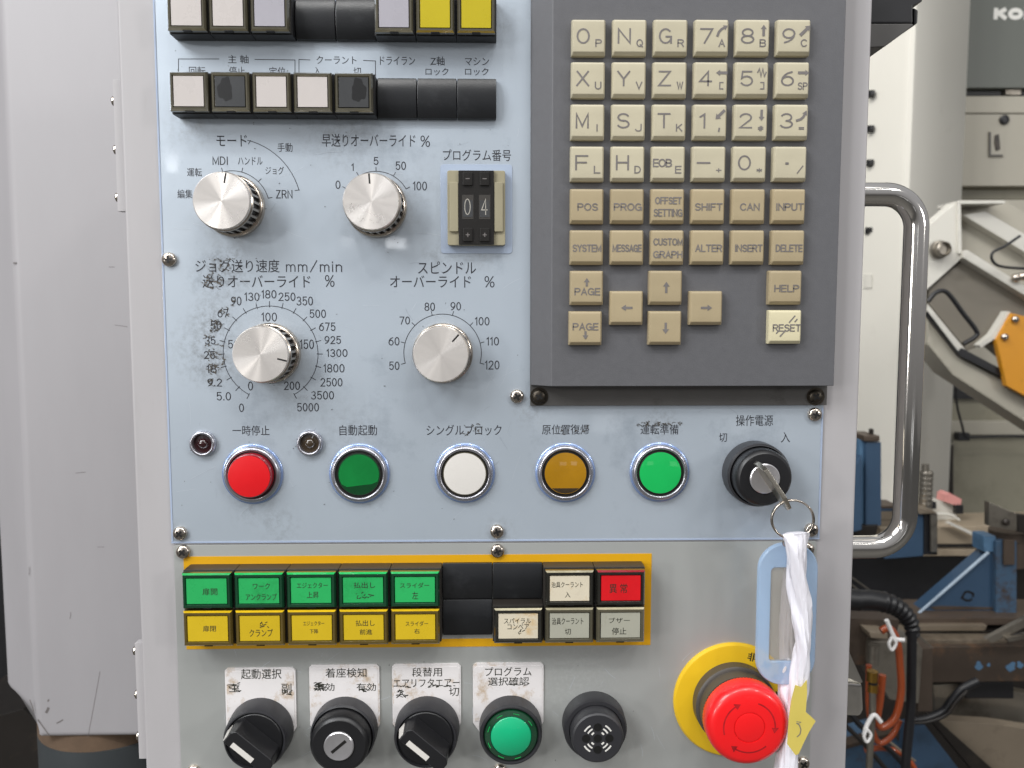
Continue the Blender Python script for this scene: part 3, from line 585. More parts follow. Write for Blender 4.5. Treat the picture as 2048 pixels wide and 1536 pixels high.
def key(px, py, c, legends, label=None):
    u, v = P(px, py, KH); o = inst('key', KMS[c], kp, (u, v, KH), label=label)
    for L in legends:
        if L[0] == 'arrow':
            mb = MB(); arrow(mb, *L[1:]); mb.build('legend', 'ink_key', o)
        elif L[0] == 'curve':   # bent arrow: centre path + head
            mb = MB(); pts, ang = L[1], L[2]; mb.ribbon(pts, 1.15, 0.05); x, y = pts[-1]
            n = len(mb.v); hw = 1.25
            q = [(-hw, -0.1), (hw, -0.1), (0, 1.9)]; cc, ss = math.cos(R(ang)), math.sin(R(ang))
            mb.v += [(x + a * cc + b * ss, y - a * ss + b * cc, 0.056) for a, b in q]; mb.face((n, n + 1, n + 2))
            mb.build('legend', 'ink_key', o)
        elif L[0] == 'lines':
            mb = MB()
            for i, pl in enumerate(L[1]): mb.ribbon(pl, L[2], 0.05 + 0.006 * i)
            mb.build('legend', 'ink_key', o)
        else:
            t, (fx0, fx1, fy0, fy1), wt = L[:3]
            seq(t, ((fx0 - .5) * KW, (fx1 - .5) * KW, (.5 - fy1) * KHH, (.5 - fy0) * KHH), wt, gap=L[3] if len(L) > 3 else 24, z=0.05).build('legend', 'ink_key', o)
    return o
BIG = (0.15, 0.53, 0.27, 0.69); SM = (0.69, 0.88, 0.56, 0.77)
rows = [(73.5, ['O P', 'N Q', 'G R', '7 A', '8 B', '9 C']), (158.5, ['X U', 'Y V', 'Z W', '4 [', '5 ]', '6 S']), (243, ['M I', 'S J', 'T K', "1 '", '2 #', '3 =']), (327, ['F L', 'H D', 'EOB E', '- +', '0 *', '. /'])]
xl = {0: (1177.5, 1588.5), 1: (1176.5, 1586), 2: (1175.5, 1584), 3: (1174.5, 1581)}
for ri, (y, ks) in enumerate(rows):
    for ci, kk in enumerate(ks):
        x = xl[ri][0] + (xl[ri][1] - xl[ri][0]) * ci / 5; a, b = kk.split(' '); lg = []
        if a == 'EOB': lg.append((a, (0.04, 0.60, 0.37, 0.60), 0.62, 12))
        elif a == '-': lg.append(('lines', [[(-5.6, 0.3), (0.2, 0.3)]], 0.8))
        elif a == '.': lg.append(('lines', [[(-2.0, 0.0), (-1.4, 0.0)]], 1.1))
        elif a == '1': lg.append((a, (0.18, 0.38, 0.28, 0.69), 0.78))
        else: lg.append((a, BIG, 0.78))
        if b == 'S': lg.append(('SP', (0.64, 0.93, 0.58, 0.78), 0.5))
        elif b == "'": lg.append(('lines', [[(4.3, -3.2), (4.1, -4.4)]], 0.75))
        elif b == 'I': lg.append((b, (0.75, 0.79, 0.57, 0.77), 0.55))
        elif b in '*+=#': lg.append((b, (0.70, 0.86, 0.60, 0.77), 0.5))
        elif b in '[]': lg.append((b, (0.74, 0.86, 0.57, 0.77), 0.5))
        else: lg.append((b, SM, 0.55))
        if a == '7': lg.append(('curve', [(2.6, 0.6), (3.2, 2.2), (4.3, 3.4), (5.7, 4.2)], 62))
        if a == '8': lg.append(('arrow', 4.9, 2.9, 0, 5.2, 1.2, 1.35, 1.9))
        if a == '9': lg.append(('arrow', 5.2, 2.9, 47, 6.6, 1.5, 1.6, 2.2))
        if a == '4': lg.append(('arrow', 5.0, 3.0, -90, 5.4, 1.3, 1.35, 1.9))
        if a == '6': lg.append(('arrow', 5.0, 3.0, 90, 5.4, 1.3, 1.35, 1.9))
        if a == '5': lg.append(('lines', [[(2.6, 3.2), (3.4, 4.9), (4.2, 1.3), (5.0, 4.9), (5.8, 1.3), (6.6, 3.2)]], 0.6))
        if a == '1': lg.append(('arrow', 4.6, 3.2, 226, 6.0, 1.4, 1.6, 2.1))
        if a == '2': lg.append(('arrow', 4.9, 2.9, 180, 5.2, 1.2, 1.35, 1.9))
        if a == '3': lg.append(('curve', [(2.4, 0.5), (4.0, 1.0), (5.3, 2.0), (6.0, 3.4)], 25))
        key(x, y, 'cream', lg, 'cream key marked ' + a + ' and ' + b)
def word(t, fx=(0.1, 0.9), fy=(0.42, 0.63), wt=0.55, gap=20): return (t, (fx[0], fx[1], fy[0], fy[1]), wt, gap)
R5 = [[word('POS', (.22, .82))], [word('PROG', (.1, .92))], [word('OFFSET', (.12, .9), (.25, .45)), word('SETTING', (.08, .93), (.58, .79))], [word('SHIFT', (.1, .92))], [word('CAN', (.24, .82))], [word('INPUT', (.11, .93))]]
R6 = [[word('SYSTEM', (.08, .93))], [word('MESSAGE', (.07, .93))], [word('CUSTOM', (.08, .95), (.25, .45)), word('GRAPH', (.08, .95), (.60, .80))], [word('ALTER', (.13, .92))], [word('INSERT', (.11, .93))], [word('DELETE', (.12, .92))]]
for ci in range(6):
    for (y, x0, x1, RR) in ((412, 1174, 1578.5, R5), (494.5, 1173.5, 1577, R6)):
        key(x0 + (x1 - x0) * ci / 5, y, 'tan', RR[ci], 'tan key marked ' + ' '.join(w[0] for w in RR[ci]))
key(1173.5, 575.7, 'tan', [word('PAGE', (.14, .9), (.5, .71)), ('arrow', 0.0, 2.7, 0, 4.0, 1.0, 1.4, 2.0)], 'tan key marked PAGE with an up arrow')
key(1171, 656.5, 'tan', [word('PAGE', (.12, .88), (.35, .56)), ('arrow', 0.0, -3.4, 180, 4.0, 1.0, 1.4, 2.0)], 'tan key marked PAGE with a down arrow')
key(1331.8, 575.3, 'tan', [('arrow', .2, 0.1, 0, 5.4, 1.1, 1.6, 2.2)], 'tan key with an up arrow')
key(1253.3, 616, 'tan', [('arrow', 0.1, 0.1, -90, 5.4, 1.1, 1.5, 2.2)], 'tan key with a left arrow')
key(1412.5, 616, 'tan', [('arrow', 0.1, 0.1, 90, 5.4, 1.1, 1.5, 2.2)], 'tan key with a right arrow')
key(1330.5, 656, 'tan', [('arrow', .2, -0.1, 180, 5.4, 1.1, 1.6, 2.2)], 'tan key with a down arrow')
key(1571.5, 575, 'tan', [word('HELP', (.16, .9), (.42, .63))], 'tan key marked HELP')
key(1571, 654, 'reset', [word('RESET', (.12, .96), (.42, .63)), ('lines', [[(1.8, 2.3), (4.4, 5.3)], [(4.6, 2.6), (5.5, 3.7)], [(-4.3, -3.0), (-3.2, -1.8)], [(-2.5, -4.4), (.0, -1.8)]], .6)], 'paler cream key marked RESET')

# ================================================================== square push buttons
def sq_button(cu, cv, w, hgt, label, lensmat, framemat, glintmat, capH, group, name='push_button', inset=None, text=None, body='black', lw=None, lh=None, blot=None, bodyw=None, bodyh=None, edges=(2,)):
    t = thing(name, label, 'button', (cu, cv, 0), group)
    bw, bh = (bodyw or w) / 2 - .1, (bodyh or hgt) / 2 - .1; cw, ch = w / 2 - .75, hgt / 2 - .6
    key_ = ('body', w, hgt, body, capH)
    def f():
        me = MB().box(-bw, bw, -bh, bh, 0, capH - 4.6).mesh('body', bevel=.35); me.materials.append(M[body]); return me
    inst('body', shared(key_, f), t)
    def f2():     # hollow frame round the lens
        mb = MB(); ix, iy = (lw or w * .72) / 2, (lh or hgt * .72) / 2
        lv = [(cw, ch, capH - 4.4), (cw, ch, capH - 1.3), (cw - .7, ch - .7, capH - .1), (ix + .55, iy + .55, capH - .1), (ix + .12, iy + .12, capH - 1.2), (ix + .1, iy + .1, capH - 4.4)]
        for a, b, z in lv: mb.v += [(-a, -b, z), (a, -b, z), (a, b, z), (-a, b, z)]
        for i in range(len(lv) - 1):
            for j in range(4):
                j2 = (j + 1) % 4; mb.face((i * 4 + j, i * 4 + j2, (i + 1) * 4 + j2, (i + 1) * 4 + j), 1 if (i == 1 and j in edges) or (i == 3 and j == 2) else 0)  # one bevel gets the brighter material, a highlight put into the colour
        me = mb.mesh('lens_frame', sharp=20); me.materials.append(M[framemat]); me.materials.append(M[glintmat]); return me
    inst('lens_frame', shared(('frame', w, hgt, framemat, glintmat, capH, edges), f2), t)
    def f3():
        ix, iy = (lw or w * .72) / 2, (lh or hgt * .72) / 2
        me = MB().box(-ix, ix, -iy, iy, capH - 4.5, capH - .55).mesh('lens', bevel=.12); me.materials.append(M[lensmat]); return me
    ln = inst('lens', shared(('lens', w, hgt, lensmat, capH), f3), t)
    def f4():     # moulded clips on the frame
        mb = MB(); mb.box(-2.0, 2.0, -ch - .25, -ch + .35, capH - 3.2, capH - .9); me = mb.mesh('clip', bevel=.1); me.materials.append(M['groove']); return me
    inst('clip', shared(('clip', w, hgt, capH), f4), t)
    if blot:
        mb = MB(); a, b = w * .72 / 2, hgt * .72 / 2
        pts = []
        for i in range(28):
            q = 2 * math.pi * i / 28; rr = 1 + .12 * math.sin(3 * q + blot) + .08 * math.sin(7 * q)
            pts.append((max(-a * .98, min(a * .98, blot * 1.0 + 3.4 * rr * math.cos(q))), max(-b * .9, min(b * .97, .9 + 5.4 * rr * math.sin(q)))))
        mb.prism(pts, capH - .56, capH - .5); mb.build('dark_patch', 'dark_blot', ln)
    for (tx, px) in (text or ()):
        if tx == '~':
            mb = MB()
            for i in range(px[4]):
                x, y = random.uniform(px[0], px[2]), random.uniform(px[1], px[3]); u, v = P(x, y, capH); a = random.uniform(-1.2, 1.2); l = random.uniform(.4, 1.4)
                mb.ribbon([(u - cu, v - cv), (u - cu + l * math.cos(a), v - cv + l * math.sin(a))], random.uniform(.25, .5), .05 + .008 * i)
            mb.build('worn_lettering', 'ink_btn', ln, loc=(0, 0, capH - .55))
        else:
            write(tx, px, ln, h=capH, org=(cu, cv, 0), m='ink_btn', zl=capH - .55, thin=0.004, wt=.4)
    return t
def blank(cu, cv, w, hgt, label, group, z=3.2):
    def f():
        mb = MB(); a, b = w / 2 - .2, hgt / 2 - .15; n = 9; pr = []
        for i in range(n):
            y = -b + 2 * b * i / (n - 1); pr.append((y, z + 2.0 * (1 - (y / b) ** 2)))
        for x in (-a, a):
            mb.v += [(x, -b, 0)] + [(x, y, q) for y, q in pr] + [(x, b, 0)]
        k = n + 2
        for i in range(k): mb.face((i, (i + 1) % k, k + (i + 1) % k, k + i))
        mb.face(range(k)); mb.face([k + i for i in range(k)])
        me = mb.mesh('blanking_plate', bevel=.5, sharp=30); me.materials.append(M['blank']); return me
    o = bpy.data.objects.new('blanking_plate', shared(('blank', w, hgt, z), f)); col.objects.link(o); o.location = W(cu, cv, 0); weighted(o)
    return tag(o, label, 'cover', group)
# upper two rows
u0, v0 = P(358.5, 239); u1 = P(993.5, 241)[0]; pt = (u1 - u0) / 8; hh = P(800, 159)[1] - P(800, 240)[1]
CH = 13.5
r1 = ['white', 'white', 'lilac', None, None, 'lilac', 'yellow', 'yellow']; r2 = ['white', 'dark', 'white', 'white', 'dark', None, None, None]
pos8 = ['first', 'second', 'third', 'fourth', 'fifth', 'sixth', 'seventh', 'last']
for rn, rr, vb in (('top', r1, P(700, 84.5)[1]), ('second', r2, P(700, 239.8)[1])):
    for i, c in enumerate(rr):
        cu, cv = u0 + pt * (i + .5), vb + hh / 2
        if c is None:
            blank(cu, cv, pt, hh, f'black blanking plate, {pos8[i]} place from the left in the {rn} row of square buttons', 'black blanking plates in the upper rows'); continue
        w_ = {'white': 'white', 'lilac': 'greyish white', 'yellow': 'yellow', 'dark': 'smoky dark'}[c]
        extra = {('second', 1): ' with black patch under 停止', ('second', 4): ' with black patch under 切'}.get((rn, i), '')
        sq_button(cu, cv, pt, hh, f'{w_} square button{extra}, {pos8[i]} in the {rn} row', {'white': 'white_sq', 'lilac': 'lilac_sq', 'yellow': 'yellow_top', 'dark': 'dark_sq'}[c],
                  'clear_frame', 'yellow_edge' if c == 'yellow' else 'clear_edge', CH, 'square buttons in the upper rows', edges=(0,), blot=({1: -2.2, 4: 2.4}.get(i) if c == 'dark' else None))
# lower block: yellow tape strips and the double row
tl, tr = P(370, 1200)[0], P(1302, 1200)[0]; tt, tb = P(830, 1110)[1], P(830, 1294)[1]; st = P(830, 1131.5)[1]
MB().box(tl, tr, st, tt, 0, .25).build('tape_strip', 'tape'); tag(bpy.context.scene.objects['tape_strip'], 'long yellow tape strip above the green square buttons', 'tape', 'yellow tape round the lower buttons')
sr = P(1286, 1200)[0]; sb = P(830, 1278)[1]
for nm, bx, lb in (('r', (sr, tr, tb, st - .05), 'short upright yellow tape strip right of the red button'), ('b', (tl, sr - .05, tb, sb), 'long yellow tape strip below the yellow square buttons'), ('l', (tl, P(386, 1200)[0], sb + .05, st - .05), 'narrow upright yellow tape strip left of the green button marked 扉開')):
    o = MB().box(bx[0], bx[1], bx[2], bx[3], 0, .22).build('tape_strip', 'tape'); tag(o, lb, 'tape', 'yellow tape round the lower buttons')
v0 = P(830, 1131)[1]; cu0 = P(381, 1132)[0]; cu1 = P(1283, 1128)[0]; pw = (cu1 - cu0) / 9
CL = 14.5
v2c = P(640, 1181.5, CL)[1]; v3c = P(640, 1256.5, CL)[1]; phh = v2c - v3c
LX = ['first', 'second', 'third', 'fourth', 'fifth', 'sixth', 'seventh', 'eighth', 'last']
up = [('green', [('扉開', (404, 1177, 434, 1191))], '扉開'), ('green', [('ワーク', (505, 1167, 539, 1179)), ('アンクランプ', (491, 1188, 553, 1201))], 'ワーク アンクランプ'),
      ('green', [('エジェクター', (593, 1166, 655, 1177)), ('上昇', (613, 1184, 637, 1197))], 'エジェクター'), ('green', [('払出し', (707, 1165, 750, 1177)), ('~', (711, 1186, 747, 1198, 14))], '払出し and worn writing'),
      ('green', [('スライダー', (800, 1166, 858, 1177)), ('左', (824, 1184, 836, 1199))], 'スライダー 左'), None, None,
      ('aged', [('治具クーラント', (1103, 1164, 1166, 1176)), ('入', (1130, 1184, 1141, 1196))], '治具クーラント 入'), ('red', [('異 常', (1219, 1168, 1255, 1187))], '異常')]
lo = [('yellow', [('扉閉', (405, 1252, 431, 1264))], '扉閉'), ('yellow', [('~', (519, 1246, 538, 1255, 9)), ('クランプ', (498, 1259, 545, 1274))], 'クランプ'),
      ('yellow', [('エジェクター', (606, 1243, 648, 1252)), ('下降', (619, 1259, 636, 1268))], 'エジェクター'), ('yellow', [('払出し', (711, 1241, 749, 1253)), ('前進', (719, 1259, 744, 1270))], '払出し 前進'),
      ('yellow', [('スライダー', (811, 1243, 856, 1253)), ('右', (828, 1258, 839, 1268))], 'スライダー 右'), None,
      ('aged', [('スパイラル', (1008, 1237, 1062, 1248)), ('コンベア', (1015, 1249, 1058, 1260)), ('~', (1026, 1262, 1050, 1267, 5))], 'コンベア'),
      ('grey', [('治具クーラント', (1104, 1236, 1167, 1250)), ('切', (1130, 1258, 1142, 1270))], '治具クーラント 切'), ('grey', [('ブザー', (1218, 1236, 1260, 1247)), ('停止', (1224, 1256, 1253, 1270))], 'ブザー 停止')]
LM = {'green': ('green_sq', 'green_frame', 'green_edge', 'green'), 'yellow': ('yellow_sq', 'yellow_frame', 'yellow_edge', 'yellow'), 'aged': ('aged_sq', 'black_frame', 'clear_edge', 'stained white'), 'red': ('red_lens', 'black_frame', 'red_side', 'red'), 'grey': ('grey_sq', 'clear_frame', 'clear_edge', 'dull grey')}
for rn, rr, cv in (('upper', up, v2c), ('lower', lo, v3c)):
    for i, c in enumerate(rr):
        cu = cu0 + pw * (i + .5)
        if c is None:
            blank(cu, cv + (0.2 if rn == 'upper' else 0.2), pw, phh, f'black blanking plate, {LX[i]} place from the left in the {rn} row inside the yellow tape', 'black blanking plates inside the yellow tape', z=2.2); continue
        a, b, d, w_ = LM[c[0]]
        sq_button(cu, cv, pw, phh, f'{w_} rectangular button marked {c[2]}, {LX[i]} in the {rn} row', a, b, d, CL, 'rectangular buttons inside the yellow tape', text=c[1], body='body_brown', lw=19.6, lh=12.7)

# ================================================================== rotary knobs
def knob(fx, fy, ang, hgt, label, worn=False):
    u, v = P(fx, fy, hgt)
    t = thing('rotary_knob', label, 'knob', (u, v, 0), 'silver rotary knobs', rot=ang)
    def sk():
        me = MB().lathe([(15.0, 0), (15.0, 2.6), (14.5, 3.4), (13.6, 3.8), (9, 3.8)], 72).mesh('skirt'); me.materials.append(M['alu_side']); return me
    inst('skirt', shared('skirt', sk), t)
    def gr():
        N = 26; sg = N * 6
        prof = [(13.9, 3.7), (13.9, 5.0), (13.9, 5.3), (13.9, hgt - 4.4), (13.9, hgt - 4.0), (13.75, hgt - 3.0), (13.2, hgt - 2.6)]
        rf = lambda i, j, r: r - (1.1 if i in (2, 3) and (j % 6) in (1, 2, 3) else 0)
        me = MB().lathe(prof, sg, rf=rf, miband=lambda i, j: 1 if (i in (1, 2, 3) and (j % 6) in (0, 1, 2, 3)) else 0).mesh('grip', sharp=25)
        me.materials.append(M['alu_side']); me.materials.append(M['flute']); return me
    inst('grip', shared(('grip', hgt), gr), t)
    def cp():
        me = MB().lathe([(13.0, hgt - 2.7), (12.9, hgt - 2.2), (13.35, hgt - 1.7), (13.35, hgt - .5), (12.9, hgt)], 96).mesh('cap', sharp=28); me.materials.append(M['alu']); return me
    cpo = inst('cap', shared(('cap', hgt), cp), t)
    MB().box(-.38, .38, 8.2, 12.9, hgt - .02, hgt + .05).build('pointer', 'groove', cpo)
    if worn:
        mb = MB()
        for i in range(26):
            a = random.uniform(3.1, 5.2); rr = random.uniform(8.4, 10.6); x, y = rr * math.cos(a), rr * math.sin(a)
            mb.ribbon([(x, y), (x + random.uniform(-.5, .5), y + random.uniform(-.4, .4))], .12, hgt + .02 + i * .002)
        o = mb.build('scratch', 'ink_worn', cpo); o['kind'] = 'stuff'
    return t
knob(442.5, 401.3, 11, 19, 'silver knob of the モード dial, pointer near MDI')
knob(742, 403, -3.5, 18.2, 'scratched silver knob of the 早送り dial left of the two digit counter', True)
knob(520.4, 709.2, 104, 18, 'silver knob in the large dial of the mm/min scale, pointer to the right')
knob(881.6, 709.2, 42, 17, 'silver knob in the 50 to 120 dial under スピンドル')

# ================================================================== digit switch
u, v = P(952.5, 415, 6)
tw = thing('thumbwheel_switch', 'beige and black two digit thumbwheel switch reading 04', 'switch', (u, v, 0))
MB().prism(rrect(-17.6, 17.6, -21.6, 21.6, 1.6), 0, .35).build('backing_plate', 'backing', tw, bevel=.1)
a = 14.1; b = 18.0
MB().prism(rrect(-a, a, -b, b, 1.0), .35, 4.4).build('frame', 'olive', tw, bevel=.5)
for s_ in (-1, 1):
    MB().box(min(s_ * 8.7, s_ * 13.0), max(s_ * 8.7, s_ * 13.0), -11.5, 12.2, 4.3, 5.6).build('side_ridge', 'olive', tw, bevel=.5)
MB().box(-8.6, 8.6, -b + .3, b - .3, 4.3, 6.0).build('wheel_block', 'thumb_black', tw, bevel=.3)
for s_, dg in ((-1, '0'), (1, '4')):
    cx = s_ * 4.1
    w_ = MB().box(cx - 2.8, cx + 2.8, -5.6, 6.0, 5.95, 6.15).build('digit_window', 'window_glass', tw, bevel=.05)
    MB().box(cx - 2.4, cx + 2.4, -4.6, 3.4, 6.15, 6.3).build('digit_drum', 'dark_sq', w_)
    seq(dg, (cx - 1.7, cx + 1.4, -3.6, 4.2), .42, z=6.36).build('digit', 'digit_ink', w_)
    for yy in (13.6, -13.2):
        bt = MB().box(cx - 2.3, cx + 2.3, yy - 3.2, yy + 3.2, 5.9, 7.0).build('step_button', 'thumb_black', tw, bevel=.35)
        MB().box(cx - 1.0, cx + 1.0, yy - .2, yy + .2, 6.99, 7.06).build('mark', 'ink_key', bt)
        if yy < 0: MB().box(cx - .2, cx + .2, yy - 1.0, yy + 1.0, 7.0, 7.07).build('mark', 'ink_key', bt)

# ================================================================== round push buttons
def round_btn(x, y, label, lens, raised=0.0, extra=None):
    u, v = P(x, y, 2); t = thing('push_button', label, 'button', (u, v, 0), 'round buttons with silver rings')
    def f():
        me = MB().lathe([(15.2, 0), (15.2, .6), (14.7, 1.0), (14.0, 1.05)], 64, close=False).mesh('foot_ring'); me.materials.append(M['bezel_base']); return me
    inst('foot_ring', shared('foot_ring', f), t)
    def f1():
        me = MB().lathe([(14.3, 0.8), (14.1, 2.0), (13.3, 3.0), (12.5, 3.2), (12.0, 2.9), (11.9, 0.8)], 64, close=False).mesh('ring', sharp=60); me.materials.append(M['bezel']); return me
    inst('ring', shared('ring', f1), t)
    def f2():
        me = MB().lathe([(11.9, .8), (11.9, 2.2), (11.2, 2.25), (11.15, .6)], 64, close=False).mesh('inner_groove'); me.materials.append(M['groove']); return me
    inst('inner_groove', shared('groove', f2), t)
    z = 2.4 + raised
    if raised:
        MB().lathe([(11.3, .5), (11.2, 2.4), (10.7, z - .5), (10.4, z - .1), (10.3, z - .2)], 64).build('lens_rim', 'red_side', t)
        ln = MB().lathe([(10.3, z - .4), (10.3, z - .05), (10.1, z)], 64).build('lens', lens, t)
    else:
        MB().lathe([(11.1, .3), (11.1, z - .4), (10.8, z - .15), (10.5, z - .2)], 64).build('lens_rim', 'groove' if lens != 'white_lens' else 'clear_frame', t)
        ln = MB().lathe([(10.6, z - .4), (10.5, z - .1), (9.5, z)], 64).build('lens', lens, t, sharp=60)
    if extra == 'green':   # inner glow of the lens put into the colour, upper part brighter
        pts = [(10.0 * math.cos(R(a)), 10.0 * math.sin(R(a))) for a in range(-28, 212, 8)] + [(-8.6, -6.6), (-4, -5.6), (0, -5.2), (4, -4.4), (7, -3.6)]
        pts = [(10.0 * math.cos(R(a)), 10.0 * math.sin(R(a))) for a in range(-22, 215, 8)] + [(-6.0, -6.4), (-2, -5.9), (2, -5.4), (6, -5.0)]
        MB().prism(pts, z + .01, z + .06).build('painted_glow', 'green_glow', ln)
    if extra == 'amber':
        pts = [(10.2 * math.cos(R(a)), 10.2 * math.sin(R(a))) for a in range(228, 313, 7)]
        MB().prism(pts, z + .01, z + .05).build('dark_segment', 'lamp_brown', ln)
    return t
M['green_glow'] = mat('painted_glow', '#0b6b30', 0.2, coat=1.0, var=0.3, scale=50)
round_btn(503.5, 949.5, 'red push button under 一時停止', 'red', raised=4.2)
round_btn(718, 948.5, 'dark green push button under 自動起動, darker along its lower edge', 'green_dark', extra='green')
round_btn(929.5, 947.5, 'white push button under シングルブロック', 'white_lens')
round_btn(1131, 946.5, 'amber push button under 原位置復帰', 'orange_lens', extra='amber')
round_btn(1320.5, 945.5, 'bright green push button under 運転準備', 'green')
for x, y, m_, lb in ((404, 888, 'lamp_dark', 'small dark red indicator lamp left of the red button'), (618.5, 887, 'lamp_brown', 'small brown indicator lamp between the red and the dark green button')):
    u, v = P(x, y, 2); t = thing('indicator_lamp', lb, 'lamp', (u, v, 0), 'small indicator lamps')
    MB().lathe([(6.6, 0), (6.5, 1.6), (5.9, 2.6), (5.2, 2.7), (4.8, 2.2), (4.7, .3)], 40, close=False).build('ring', 'bezel', t, sharp=60)
    MB().lathe([(4.7, .3), (4.7, .4), (2.6, .7), (2.3, 1.6), (1.2, 2.2), (.02, 2.4)], 32).build('lens', m_, t, sharp=60)

# ================================================================== key switches
def face_ring(mb, prof, seg=64): return mb.lathe(prof, seg)
def key_switch(u, v, label, H, slot, name='key_switch', rB=16.2, rF=14.0, group=None):
    t = thing(name, label, 'switch', (u, v, 0), group)
    MB().lathe([(rB, 0), (rB, 4), (rB - .3, H * .5), (rB - 1.0, H * .5 + .9), (rF + .9, H * .5 + 1.0), (rF + .4, H * .5 - 1)], 72, close=False).build('collar', 'collar', t, sharp=30)
    MB().lathe([(rF + .2, H * .4), (rF + .1, H - 2.2), (rF - .6, H - .8), (rF - 1.8, H), (7.9, H), (7.6, H - .4)], 72).build('body', 'black', t, sharp=30)
    cy = MB().lathe([(7.4, H - 1), (7.4, H + .5), (6.9, H + .9), (6.5, H + .8)], 48).build('lock_cylinder', 'lock_metal', t, sharp=30)
    c, s_ = math.cos(R(slot)), math.sin(R(slot)); pts = [(-4.6, -.75), (4.6, -.75), (4.6, .75), (-4.6, .75)]
    MB().prism([(x * c - y * s_, x * s_ + y * c) for x, y in pts], H + .78, H + .9).build('key_slot', 'groove', cy)
    return t
u, v = P(1507, 944, 0)
ks = key_switch(u, v, 'black key switch under 操作電源 with the key in it', 17, -56)
kH = 17
# the key standing in the lock
kt = thing('key', 'worn nickel key turned in the black lock under 操作電源', 'key', (u, v, kH), rot=0)
def in_slot(sh):   # (s, h) plane -> 3D plate of 2 mm
    pass
ang = R(-56); cs, sn = math.cos(ang), math.sin(ang)
def plate(mb, pts, th, off=0.0):   # pts in (s, h) plane; s along the slot direction
    n = len(mb.v); k = len(pts)
    for sd in (-1, 1):
        for s_, h_ in pts: mb.v.append((s_ * cs - (sd * th / 2 + off) * sn * -1, s_ * sn - (sd * th / 2 + off) * cs, h_))
    mb.face(range(n, n + k)); mb.face([n + k + i for i in range(k)][::-1])
    for i in range(k): j = (i + 1) % k; mb.face((n + i, n + j, n + k + j, n + k + i))
    return mb
plate(MB(), [(-4.2, -6), (4.2, -6), (4.2, 3.0), (-4.2, 3.0)], 1.6).build('blade', 'key_metal', kt, bevel=.2)
plate(MB(), [(-10.5, 2.5), (-6, 2.2), (5, 2.2), (12.5, 4.5), (15.5, 9.0), (15.2, 11.5), (8.0, 15.8), (-8.5, 15.0), (-10.8, 8)], 2.3).build('bow', 'key_metal', kt, bevel=.45)
# ring through the key
RH = kH + 12.0
ru, rv = P(1585, 1039, RH - 1); kr_ = thing('key_ring', 'split steel key ring hanging from the key', 'key ring', (ru, rv, RH - 1))
mb = MB(); pts = []
N = 140
for i in range(N + 1):
    a = 2 * math.pi * 2 * i / N * .97 + 1.0; r_ = 9.85 + .35 * math.cos(a); q = (i / N - .5) * 1.5
    pts.append((9.9 * math.cos(a) * .98, 9.3 * math.sin(a), q + .8 * math.cos(a)))
mb.tube(pts, .55, 8).build('wire', 'steel', kr_, sharp=60)
# tag
tu0, tv0 = P(1572, 1228, 20)
tg = thing('key_tag', 'pale blue plastic key tag with a clear window hanging over the lower plate', 'key tag', (tu0, tv0, 20))
x0, x1 = P(1514, 1228, 20)[0] - tu0, P(1632, 1228, 20)[0] - tu0; y0, y1 = P(1572, 1368, 20)[1] - tv0, P(1572, 1086, 20)[1] - tv0
out = rrect(x0, x1, y0, y1, 13, 10); inn = rrect(x0 + 6.2, x1 - 6.2, y0 + 12.0, y1 - 12.0, 2.0, 10)
mb = MB(); k = len(out)
rings = [(out, -1.4), (out, .6), ([(p[0] * .965, p[1] * .985) for p in out], 1.3), ([(p[0] * 1.04, p[1] * 1.015) for p in inn], 1.3), (inn, .8), (inn, -1.4)]
for rg, z in rings: mb.v += [(p[0], p[1], z) for p in rg]
for a_ in range(len(rings)):
    b_ = (a_ + 1) % len(rings)
    for i in range(k): j = (i + 1) % k; mb.face((a_ * k + i, a_ * k + j, b_ * k + j, b_ * k + i))
mb.build('rim', 'tag_blue', tg, sharp=40)
MB().prism(inn, -.5, .1).build('window', 'tag_card', tg)
hx, hy = P(1567, 1337, 20); MB().prism([(.8 * math.cos(a * .524) + 1.2 * math.sin(a * .524) * .5 + hx - tu0, 1.7 * math.sin(a * .524) + hy - tv0) for a in range(12)], 1.28, 1.42).build('cord_hole', 'card', tg)
lu, lv = P(1578, 1083, 22)
mb = MB(); mb.tube([(lu - tu0 + 3.2 * math.cos(a * .3), lv - tv0 + 2.6 * math.sin(a * .3), 3 + 1.2 * math.sin(a * .3)) for a in range(22)], .5, 8).build('loop', 'steel', tg, sharp=60)
# twine
def path(pxs, n=60):
    p = [Vector((*P(x, y, h), h)) for x, y, h in pxs]; out = []
    p = [p[0] * 2 - p[1]] + p + [p[-1] * 2 - p[-2]]
    seg = len(p) - 3
    for i in range(n + 1):
        t = i / n * seg; s_ = min(int(t), seg - 1); f = t - s_; a, b, c, d = p[s_:s_ + 4]
        out.append(0.5 * ((2 * b) + (c - a) * f + (2 * a - 5 * b + 4 * c - d) * f * f + (3 * b - a - 3 * c + d) * f ** 3))
    return out
def twine(pxs, rad, label, tw_=1.5):
    pts = path(pxs, 110); c0 = pts[0].copy()
    t = thing('twine', label, 'twine', tuple(c0), 'strands of white twine')
    kk = len(pts)
    def rf(i, j):
        f = i / (kk - 1); r_ = rad[0] + (rad[1] - rad[0]) * min(1, f * 2.2); a = 2 * math.pi * j / 44
        tws = tw_ * f * 2 * math.pi
        if f < .015: r_ *= .55 + f * 30
        return r_ * (1 + .17 * math.sin(2 * (a + tws)) + .08 * math.sin(5 * (a + tws * .8) + 1) + .05 * math.sin(11 * a + 9 * f) + .035 * math.sin(19 * a + 31 * f) + .05 * math.sin(23 * f + 3 * a))
    MB().tube([tuple(p - c0) for p in pts], 1, 44, rf=rf).build('strand', 'twine', t, sharp=70)
    return t
